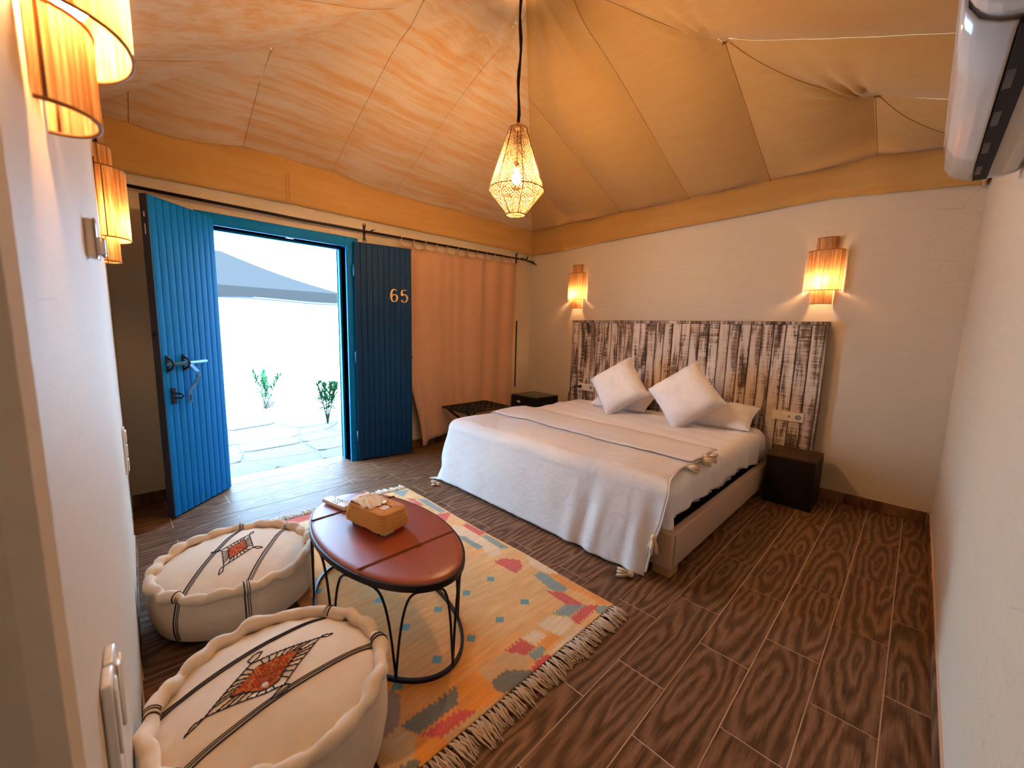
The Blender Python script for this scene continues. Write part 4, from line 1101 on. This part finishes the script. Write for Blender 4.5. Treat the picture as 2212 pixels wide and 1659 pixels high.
# ------------------------------------------------------------------ rug
RC = {'nr': (-0.893, 1.620), 'nl': (-0.900, 0.470), 'fr': (-2.775, 1.620), 'fl': (-2.815, 0.600)}
PATCH = [
('C',[(-2.039,1.523),(-1.978,1.558),(-1.616,1.556),(-1.564,1.514),(-1.596,1.453),(-1.692,1.479),(-1.951,1.457)]),
('C',[(-1.053,1.252),(-1.051,1.332),(-0.981,1.392),(-0.939,1.369),(-0.932,1.279),(-0.988,1.257)]),
('C',[(-0.913,1.158),(-0.92,1.382),(-0.885,1.4),(-0.874,1.186)]),
('C',[(-1.046,1.144),(-1.037,1.22),(-0.984,1.233),(-0.977,1.158)]),
('C',[(-1.455,1.609),(-1.376,1.62),(-1.197,1.62),(-1.275,1.568),(-1.374,1.563)]),
('O',[(-0.977,1.158),(-0.985,1.254),(-0.931,1.268),(-0.925,1.173)]),
('T',[(-1.047,0.901),(-1.041,1.031),(-0.969,1.091),(-0.914,1.052),(-0.941,1.015),(-0.971,0.983),(-0.978,0.9)]),
('O',[(-1.046,0.806),(-1.043,0.898),(-0.92,0.898),(-0.92,0.795),(-0.976,0.753)]),
('T',[(-0.921,0.661),(-0.92,0.795),(-0.879,0.935),(-0.893,0.659)]),
('O',[(-0.988,0.601),(-0.928,0.653),(-0.887,0.659),(-0.898,0.569),(-0.935,0.564)]),
('T',[(-1.045,0.48),(-1.047,0.572),(-0.988,0.601),(-0.934,0.559),(-0.938,0.47),(-0.981,0.46)]),
('B',[(-1.199,0.616),(-1.155,0.642),(-1.055,0.58),(-1.049,0.52),(-1.1,0.46),(-1.2,0.46)]),
('O',[(-1.271,1.57),(-1.219,1.621),(-1.016,1.63),(-0.889,1.619),(-0.931,1.573),(-1.016,1.578),(-1.118,1.554)]),
('R',[(-1.54,1.436),(-1.529,1.498),(-1.452,1.554),(-1.396,1.52),(-1.377,1.448)]),
('G',[(-1.306,1.507),(-1.301,1.561),(-1.266,1.564),(-1.118,1.554),(-1.107,1.522),(-1.156,1.481)]),
('R',[(-1.177,1.454),(-1.117,1.51),(-0.988,1.512),(-1.027,1.458),(-1.048,1.451)]),
('G',[(-1.047,1.35),(-1.049,1.446),(-0.98,1.513),(-0.987,1.394)]),
('R',[(-0.98,1.513),(-0.933,1.563),(-0.925,1.384),(-0.976,1.391)]),
('G',[(-0.932,1.518),(-0.929,1.564),(-0.891,1.601),(-0.896,1.506)]),
('R',[(-1.044,1.041),(-1.042,1.14),(-0.972,1.149),(-0.97,1.091)]),
('G',[(-0.966,1.096),(-0.965,1.168),(-0.931,1.173),(-0.921,1.095)]),
('R',[(-0.92,1.094),(-0.921,1.144),(-0.878,1.182),(-0.871,1.087),(-0.907,1.049)]),
('D',[(-0.972,0.903),(-0.971,0.983),(-0.907,1.051),(-0.874,1.048),(-0.879,0.935),(-0.92,0.898)]),
('D',[(-1.049,0.581),(-1.046,0.806),(-0.984,0.764),(-0.986,0.608)]),
('R',[(-0.98,0.609),(-0.964,0.759),(-0.92,0.795),(-0.928,0.653)]),
('D',[(-0.943,0.47),(-0.934,0.559),(-0.901,0.571),(-0.903,0.47)]),
('R',[(-1.982,1.561),(-1.991,1.603),(-1.811,1.612),(-1.81,1.566)]),
('G',[(-1.93,1.448),(-1.869,1.486),(-1.693,1.492),(-1.695,1.449)]),
('G',[(-1.792,1.564),(-1.79,1.604),(-1.583,1.6),(-1.616,1.556)]),
('R',[(-2.252,1.502),(-2.233,1.523),(-2.198,1.611),(-2.169,1.604),(-2.101,1.506)]),
('G',[(-2.541,1.561),(-2.51,1.607),(-2.229,1.605),(-2.226,1.56)]),
('R',[(-2.607,1.508),(-2.56,1.551),(-2.419,1.545),(-2.419,1.513)]),
('G',[(-2.826,1.488),(-2.723,1.605),(-2.64,1.506)]),
('R',[(-2.83,0.66),(-2.73,0.66),(-2.72,0.93),(-2.83,0.93)]),
('G',[(-2.62,0.66),(-2.50,0.66),(-2.48,0.80),(-2.60,0.84)]),
('C',[(-2.72,0.66),(-2.62,0.66),(-2.60,1.0),(-2.72,1.0)]),
]
SQ = [(-1.428,0.988),(-1.431,0.82),(-1.189,0.987),(-1.193,0.821),(-1.185,1.149),(-1.191,1.319),(-1.191,0.65),(-1.67,1.315),(-1.433,1.319),(-1.429,1.156),(-1.918,0.816),(-1.929,0.636),(-1.67,1.15),(-1.91,1.15),(-1.91,1.315),(-2.15,0.98),(-2.15,1.315),(-2.39,1.15),(-1.67,0.65),(-1.67,0.82)]
PC = {'R': (0.68, 0.075, 0.055), 'G': (0.20, 0.30, 0.27), 'C': (0.80, 0.60, 0.36), 'O': (0.86, 0.31, 0.022), 'T': (0.68, 0.42, 0.17), 'B': (0.34, 0.21, 0.12), 'D': (0.14, 0.165, 0.125)}
SQC = (0.09, 0.30, 0.30)
def inpoly(x, y, P):
    c = False; j = len(P) - 1
    for i in range(len(P)):
        if (P[i][1] > y) != (P[j][1] > y) and x < (P[j][0] - P[i][0]) * (y - P[i][1]) / (P[j][1] - P[i][1]) + P[i][0]: c = not c
        j = i
    return c
def rug_col(x, y):
    st = nz(x * 14, y * 1.1, 1) * 0.6 + nz(x * 42, y * 2.2, 5) * 0.5
    orange = sstep(1.25, 0.55, y) * 0.55 + 0.22 + 0.45 * st + 0.25 * nz(x * 1.6, y * 1.3, 9)
    if y > 1.3: orange -= 0.05
    orange *= 1 - 0.55 * sstep(-1.9, -2.5, x)
    o = max(0, min(1, orange))
    c = tuple(lerp(a, b, o) for a, b in zip((0.80, 0.48, 0.165), (0.84, 0.29, 0.022)))
    for kx, ky in SQ:
        if abs(x - kx) + abs(y - ky) < 0.026: return SQC
    for k, P in PATCH:
        jx, jy = 0.0042 * (1 if int(y * 95) % 2 else -1), 0
        if inpoly(x + jx, y, P): c = PC[k]
    v = 1 + 0.18 * nz(x * 60, y * 8, 2)
    return tuple(max(0, q * v) for q in c)
rug = thing('rug', 'fringed orange kilim rug with red and grey green patches', 'rug', (-1.85, 1.08, 0))
NU, NV = 330, 200
def rugp(u, v):
    a = Vector(RC['nl']).lerp(Vector(RC['nr']), v); b = Vector(RC['fl']).lerp(Vector(RC['fr']), v); p = a.lerp(b, u)
    y = p.y + 0.012 * nz(p.x * 2.2, v * 0.5, 3) * (1 if v in (0, 1) else 1)
    return (p.x, y, 0.0075 + 0.0012 * nz(p.x * 6, p.y * 6, 8))
mb = MB().grid(rugp, NU, NV)
ro = part('weave', mb, RUG, rug)
ca = ro.data.color_attributes.new('Col', 'FLOAT_COLOR', 'POINT')
cols = []
for (x, y, z) in mb.v: cols += [*rug_col(x, y), 1.0]
ca.data.foreach_set('color', cols)
sm_ = ro.modifiers.new('solid', 'SOLIDIFY'); sm_.thickness = 0.007; sm_.offset = -1 if False else 0
# fringe bunches
fm = []
for q in range(4):
    rr = random.Random(q + 20); mb = MB(); mb.ball((0.010, 0, 0.006), 0.0055, 6)
    for k in range(6):
        y1 = rr.uniform(-0.017, 0.017); L = rr.uniform(0.07, 0.105)
        mb.tube([(0.0, rr.uniform(-0.003, 0.003), 0.006), (0.018, y1 * 0.3, 0.009 + rr.uniform(0, 0.006)), (L * 0.55, y1 * 0.8, 0.008 + rr.uniform(0, 0.008)), (L, y1 + rr.uniform(-0.01, 0.01), 0.003 + rr.uniform(0, 0.006))], [0.003, 0.0032, 0.003, 0.0018], 5)
    fm.append(mb.mesh('fringe_bunch', FRINGE))
mbg = 62
for e, flip in ((0, 0), (1, pi)):
    for k in range(mbg):
        v = (k + 0.5) / mbg; p = rugp(e, v)
        o = inst('fringe_bunch', fm[random.randrange(4)], rug, (p[0] + 1.85, p[1] - 1.08, 0), (0, 0, flip + random.uniform(-0.22, 0.22)), (random.uniform(0.85, 1.1),) * 3)

# ------------------------------------------------------------------ coffee table
TCX, TCY, TA, TB, THT = -1.600, 0.808, 0.487, 0.258, 0.405
tb = thing('coffee_table', 'oval side table with red leather top and black wire legs', 'table', (TCX, TCY, 0))
def ell(a, k=1.0, dk=0.0): return (TCX + (TA * k + dk) * cos(a), TCY + (TB * k + dk) * sin(a))
mb = MB()
def topf(u, v):
    a = 2 * pi * u
    rows = [(0.0, THT - 0.001), (0.25, THT), (0.5, THT), (0.75, THT), (0.90, THT), (0.962, THT - 0.002), (0.985, THT - 0.008), (0.99, THT - 0.018)]
    k, z = rows[min(7, int(round(v * 7)))]
    x, y = ell(a, k)
    for sx in (-0.27, 0.235):
        z -= 0.0016 * exp(-((x - TCX - sx) / 0.004) ** 2)
    return (x, y, z)
mb.grid(topf, 96, 7, wrap_u=True)
part('leather_top', mb, LEATHER, tb)
STITCH = simple('stitch_thread', (0.14, 0.03, 0.012), 0.7)
for sx in (-0.27, 0.235):
    hy = TB * sqrt(1 - (sx / TA) ** 2) * 0.97
    part('seam_welt', MB().tube([(TCX + sx, TCY + lerp(-hy, hy, q / 12), THT + 0.0002) for q in range(13)], 0.0022, 4), STITCH, tb)
    for dx in (-0.007, 0.007):
        part('seam_stitch', MB().tube([(TCX + sx + dx, TCY + lerp(-hy, hy, q / 12), THT + 0.0004) for q in range(13)], 0.0012, 4), STITCH, tb)
def ring(z0, z1, k0, k1, n=96):
    m_ = MB(); vs = []
    for i in range(n):
        a = 2 * pi * i / n
        for dk, z in ((k0, z0), (k1, z0), (k1, z1), (k0, z1)): x, y = ell(a, 1, dk); vs.append((x, y, z))
    fs = []
    for i in range(n):
        j = (i + 1) % n
        for k in range(4): l = (k + 1) % 4; fs.append((i * 4 + k, j * 4 + k, j * 4 + l, i * 4 + l))
    return m_.add(vs, fs, 0, False)
part('top_band', ring(THT - 0.034, THT - 0.010, -0.004, 0.004), IRON, tb)
part('under_board', MB().add([(*ell(2 * pi * i / 60, 1, -0.005), THT - 0.03) for i in range(60)], [tuple(range(59, -1, -1))]), WENGE, tb)
part('base_ring', ring(0.009, 0.025, -0.010, 0.003), IRON, tb)
NA = 8
for k in range(NA):
    a0 = 2 * pi * (k + 0.18) / NA; a1_ = 2 * pi * (k + 1.18) / NA
    pts = []; top = THT - 0.036
    for q in range(33):
        t = q / 32; tt = 2 * t - 1
        f = abs(tt); a = lerp(a0, a1_, 0.5 + 0.5 * (abs(tt) ** 0.62) * (1 if tt > 0 else -1) * 1.0)
        z = 0.018 + (top - 0.018) * (1 - f ** 3.2)
        x, y = ell(a, 1, -0.004); pts.append((x, y, z))
    part('wire_leg', MB().tube(pts, 0.0048, 8), IRON, tb)

# tissue box in a coiled straw cover
bk = thing('tissue_box', 'coiled straw tissue box cover with a tissue on the table', 'tissue box', (-1.640, 0.805, THT + 0.001), radians(11))
def rrect(w_, h_, r, n=6):
    P = []
    for cx_s, cy_s, a0 in ((1, 1, 0), (-1, 1, 90), (-1, -1, 180), (1, -1, 270)):
        for k in range(n + 1):
            a = radians(a0 + 90 * k / n); P.append((cx_s * (w_ / 2 - r) + r * cos(a), cy_s * (h_ / 2 - r) + r * sin(a)))
    return P
part('carton', MB().prism(rrect(0.225, 0.110, 0.004, 1), 0.0, 0.062, 0), CARTON, bk, world=False)
for k in range(10):
    t = k / 9; w_, h_ = lerp(0.270, 0.245, t ** 2), lerp(0.152, 0.132, t ** 2); z = 0.026 + 0.0076 * k
    part('straw_coil', MB().tube([(x, y, z + 0.006 * (x > 0) * 0) for x, y in rrect(w_, h_, 0.028)], 0.0036, 8, closed=True), STRAW, bk, world=False)
for k in range(6):
    w_, h_ = 0.238 - 0.0145 * k, 0.125 - 0.0145 * k
    part('straw_coil', MB().tube([(x, y, 0.0975) for x, y in rrect(w_, max(0.03, h_), max(0.012, 0.026 - 0.003 * k))], 0.0036, 8, closed=True), STRAW, bk, world=False)
part('cover_lining', MB().prism(rrect(0.240, 0.126, 0.024), 0.030, 0.0945), STRAWD, bk, world=False)
part('carton_top', MB().prism(rrect(0.14, 0.040, 0.01), 0.0945, 0.096), CARTON, bk, world=False)
def tisf(u, v):
    a = 2 * u - 1; b = 2 * v - 1
    x = -0.045 + 0.075 * a + 0.012 * nz(a * 3, b * 3, 1); y = -0.01 + 0.055 * b + 0.012 * nz(a * 3, b * 3, 2)
    z = 0.100 + 0.030 * exp(-(a * 1.3 + 0.3) ** 2 - (b * 1.1) ** 2) + 0.016 * nz(a * 2.6, b * 2.6, 3) + 0.007 * nz(a * 6, b * 6, 4)
    return (x, y, max(0.099, z))
part('tissue', MB().grid(tisf, 30, 30), TISSUE, bk, world=False, solid=0.001)
# remote control
rm = thing('remote_control', 'white air conditioner remote lying on the far table end', 'remote control', (-1.955, 0.752, THT), radians(12))
part('shell', MB().box(-0.088, 0.088, -0.027, 0.027, 0.002, 0.022, 0.007), WHITEP, rm, world=False)
part('display', MB().box(-0.075, -0.035, -0.018, 0.018, 0.0218, 0.0226, 0.0002), simple('lcd', (0.55, 0.60, 0.58), 0.2), rm, world=False)
for i in range(3):
    for j in range(3):
        part('button', MB().lathe([(0.0045, 0.0215), (0.0040, 0.0240), (0, 0.0243)], 8, (-0.015 + i * 0.017, -0.014 + j * 0.014, 0)), GREYP, rm, world=False)

# ------------------------------------------------------------------ poufs
def pouf(label, cx, cy, R, hr, dome, stripes, motif, btn, side_a, seed, z0=0.004):
    t = thing('floor_pouf', label, 'pouf', (cx, cy, 0), group='wool floor poufs')
    rr = random.Random(seed); ph = [rr.uniform(0, 6) for _ in range(4)]
    def prof_r(q):      # q 0 bottom .. 1 rim
        return R * interp(q, [0, 0.06, 0.18, 0.40, 0.62, 0.85, 1.0], [0.70, 0.86, 0.965, 1.0, 0.995, 0.955, 0.92])
    def bulge(a, v): return 1 + 0.012 * sin(3 * a + ph[0]) + 0.010 * sin(7 * a + ph[1]) * (1 - v)
    sp = [(prof_r(q / 16), z0 + (hr - z0) * q / 16) for q in range(17)]
    sp = [(0.0, z0)] + sp
    part('side', MB().lathe(sp, 96, (cx, cy, 0), 0, lambda a, v, r, z: (r * bulge(a, v) + 0.0035 * sin(26 * a + ph[2]) * sstep(0.75, 1.0, v), z + 0.004 * sin(2 * a + ph[3]) * v)), POUFM, t)
    RT = R * 0.90
    def ztop(x, y):
        r = hypot(x - cx, y - cy) / RT
        z = hr - 0.012 + dome * (1 - min(1, r) ** 2.4) ** 0.9 if r < 1 else hr - 0.012
        if btn:
            d = hypot(x - btn[0], y - btn[1]); z -= 0.024 * exp(-(d / 0.035) ** 2)
        return z + 0.003 * nz(x * 9, y * 9, seed) + 0.0035 * sin(24 * atan2(y - cy, x - cx) + ph[2]) * sstep(0.82, 1.0, r)
    tp = [(RT * q / 22, 0) for q in range(23)]
    part('top', MB().lathe(tp, 96, (cx, cy, 0), 0, lambda a, v, r, z: (r, ztop(cx + r * cos(a), cy + r * sin(a)))), POUFM, t)
    # rolled rim with uneven tufting
    def rimc(a):
        lump = 0.34 * (abs(sin(10.5 * a + ph[0] + 0.5 * sin(3 * a))) ** 0.6 - 0.75) + 0.10 * sin(13 * a + ph[1])
        rad = 0.021 * (1 + lump * 1.2)
        r0_ = R * 0.945 + 0.004 * sin(17 * a + ph[2])
        z = hr - 0.001 + 0.007 * sin(10.5 * a * 2 + ph[0]) * 0.6 + 0.004 * sin(11 * a + ph[3]) + 0.004 * sin(5 * a + ph[1])
        return r0_, z, rad
    pts, rads = [], []
    for k in range(220):
        a = 2 * pi * k / 220; r0_, z, rad = rimc(a); pts.append((cx + r0_ * cos(a), cy + r0_ * sin(a), z)); rads.append(rad)
    part('rolled_rim', MB().tube(pts, rads, 12, closed=True), POUFM, t)
    def on_top(p, lift=0.0012): return (p[0], p[1], ztop(p[0], p[1]) + lift)
    def line(p, q, n=14): return [on_top((lerp(p[0], q[0], k / n), lerp(p[1], q[1], k / n))) for k in range(n + 1)]
    # stripes: bands of three woven lines
    for (p, q, sgn) in stripes:
        d = Vector((q[0] - p[0], q[1] - p[1])).normalized(); nrm = Vector((-d.y, d.x)) * sgn
        sb = MB()
        for off, wd in ((0.0, 0.0028), (0.0085, 0.0016), (0.0145, 0.0014)):
            c = Vector(p) + nrm * off - Vector((cx, cy))
            bq = c.dot(d); disc = bq * bq - (c.length_squared - (RT * 0.985) ** 2)
            if disc <= 0: continue
            t0, t1 = -bq - sqrt(disc), -bq + sqrt(disc)
            a_, b_ = Vector(p) + nrm * off + d * t0, Vector(p) + nrm * off + d * t1
            path = line(a_, b_, 40)
            sb.tube(path, wd, 5)
            # over the rim and down the side
            for e in (a_, b_):
                th = atan2(e.y - cy, e.x - cx); r0_, z, rad = rimc(th)
                arc = [(cx + (r0_ + (rad + 0.0006) * cos(w)) * cos(th), cy + (r0_ + (rad + 0.0006) * cos(w)) * sin(th), z + (rad + 0.0006) * sin(w)) for w in [pi * 0.93 - pi * 1.15 * i / 10 for i in range(11)]]
                sb.tube(arc, wd, 5)
                dn_ = []
                for i in range(14):
                    qv = 0.95 - 0.93 * i / 13; r = prof_r(qv) * bulge(th, qv) + 0.0008
                    dn_.append((cx + r * cos(th), cy + r * sin(th), z0 + (hr - z0) * qv))
                if side_a: sb.tube(dn_, wd, 5)
        part('stripe', sb, NAVYT, t)
    # motif
    outer, inner, rungs, ext = motif
    mo = MB()
    def stitchline(p, q):
        L = hypot(q[0] - p[0], q[1] - p[1]); n = max(1, int(L / 0.011))
        for i in range(n):
            a = (i + 0.04) / n; b = (i + 0.96) / n
            p0 = (lerp(p[0], q[0], a), lerp(p[1], q[1], a)); p1 = (lerp(p[0], q[0], b), lerp(p[1], q[1], b))
            mo.tube([on_top(p0, 0.0002), on_top(((p0[0] + p1[0]) / 2, (p0[1] + p1[1]) / 2), 0.0022), on_top(p1, 0.0002)], 0.0019, 5)
    for i in range(len(outer)): stitchline(outer[i], outer[(i + 1) % len(outer)])
    for i in range(len(inner)): stitchline(inner[i], inner[(i + 1) % len(inner)])
    for i in range(4):
        a, b = outer[i], outer[(i + 1) % 4]; c, d = inner[i], inner[(i + 1) % 4]
        for k in range(1, rungs):
            f = k / rungs; stitchline((lerp(a[0], b[0], f), lerp(a[1], b[1], f)), (lerp(c[0], d[0], f), lerp(c[1], d[1], f)))
    for poly in ext:
        for p, q in zip(poly, poly[1:] + poly[:1]): stitchline(p, q)
    part('embroidery', mo, NAVYT, t, label='dark blue diamond stitching')
    fi = [MB(), MB()]
    a, b, c, d = [Vector(p) for p in inner]
    nrow = 20
    for i in range(1, nrow):
        f = i / nrow; l = a.lerp(d, f); r = b.lerp(c, f); n = max(2, int((r - l).length / 0.0085))
        for k in range(n):
            s0_ = (k + 0.25 + 0.25 * (i % 2)) / n; s1_ = min(1, s0_ + 0.75 / n)
            p0, p1 = l.lerp(r, s0_), l.lerp(r, s1_)
            fi[rr.random() < 0.42].tube([on_top(p0, 0.0004), on_top((p0 + p1) / 2, 0.0026), on_top(p1, 0.0004)], 0.0022, 4)
    part('stitched_fill', fi[0], REDT, t, kind='stuff', label='red stitched centre')
    part('stitched_fill', fi[1], ORT, t, kind='stuff', label='orange stitches among the red')
    if btn: part('button', MB().ball((btn[0], btn[1], ztop(*btn) + 0.004), 0.010, 8, 0, 0.6), LABELW, t)
    return t
def shrink(P, k):
    c = Vector((sum(p[0] for p in P) / 4, sum(p[1] for p in P) / 4)); return [tuple(c + (Vector(p) - c) * k) for p in P]
M2 = [(-1.238, 0.408), (-1.258, 0.225), (-1.161, 0.102), (-1.116, 0.271)]
M2i = shrink(M2, 0.62)
ext2 = [[(-1.238, 0.408), (-1.2435, 0.425), (-1.235, 0.448), (-1.229, 0.428)], [(-1.161, 0.102), (-1.152, 0.085), (-1.144, 0.058), (-1.161, 0.078)],
        [(-1.258, 0.225), (-1.275, 0.219), (-1.291, 0.240), (-1.288, 0.261), (-1.270, 0.246)], [(-1.116, 0.271), (-1.108, 0.284), (-1.090, 0.268), (-1.094, 0.234), (-1.108, 0.250)]]
pouf('cream wool pouf with long diamond embroidery in the foreground', -1.185, 0.272, 0.297, 0.290, 0.045,
     [((-1.300, 0.201), (-1.341, 0.42), 1), ((-1.088, 0.266), (-1.117, 0.481), 1)], (M2, M2i, 8, ext2), (-1.172, 0.238), True, 5)
M1 = [(-2.258, 0.432), (-2.100, 0.415), (-2.020, 0.285), (-2.167, 0.303)]
M1i = shrink(M1, 0.60)
ext1 = [[(-2.258, 0.432), (-2.268, 0.447), (-2.300, 0.462), (-2.292, 0.444)], [(-2.100, 0.415), (-2.100, 0.430), (-2.078, 0.448), (-2.075, 0.428)],
        [(-2.020, 0.285), (-2.010, 0.270), (-1.972, 0.258), (-1.985, 0.276)], [(-2.167, 0.303), (-2.172, 0.290), (-2.178, 0.262), (-2.160, 0.280)]]
pouf('cream wool pouf with squarish embroidery between table and left wall', -2.125, 0.352, 0.322, 0.222, 0.040,
     [((-1.945, 0.128), (-2.300, 0.355), -1), ((-1.832, 0.315), (-2.225, 0.560), -1)], (M1, M1i, 7, ext1), None, True, 9)

# ------------------------------------------------------------------ small fittings on the left wall
def lw_thing(name, label, cat, x, z):
    return thing(name, label, cat, (x, wy(x), z), atan2(wy(x + 0.1) - wy(x - 0.1), 0.2))
t = lw_thing('light_switch', 'white triple switch plate low on the left wall by the door', 'light switch', -2.74, 0.645)
part('plate', MB().box(-0.045, 0.045, 0.0, 0.010, -0.115, 0.115, 0.003), WHITEP, t, world=False)
for k in (-1, 0, 1): part('rocker', MB().box(-0.03, 0.03, 0.008, 0.016, k * 0.073 - 0.028, k * 0.073 + 0.028, 0.003), WHITEP, t, world=False)
t = lw_thing('remote_holder', 'small chrome edged holder on the left wall between the lamps', 'holder', -1.47, 1.49)
part('case', MB().box(-0.035, 0.035, 0.0, 0.018, -0.045, 0.045, 0.006), WHITEP, t, world=False)
part('trim', MB().box(-0.037, 0.037, 0.016, 0.021, -0.047, 0.047, 0.004), CHROME, t, world=False)
part('pocket', MB().box(-0.026, 0.026, 0.018, 0.034, -0.040, 0.004, 0.005), CHROME, t, world=False)
t = lw_thing('wall_socket', 'pair of white socket plates near the floor end of the left wall', 'socket', -0.86, 0.64)
part('plate', MB().box(-0.055, -0.004, 0.0, 0.013, -0.13, 0.11, 0.004), WHITEP, t, world=False)
part('plate', MB().box(0.004, 0.055, 0.0, 0.013, -0.13, 0.11, 0.004), WHITEP, t, world=False)
part('rocker', MB().box(-0.047, -0.012, 0.012, 0.020, -0.02, 0.095, 0.004), WHITEP, t, world=False)
part('socket_face', MB().box(0.012, 0.047, 0.012, 0.017, -0.02, 0.095, 0.004), WHITEP, t, world=False)
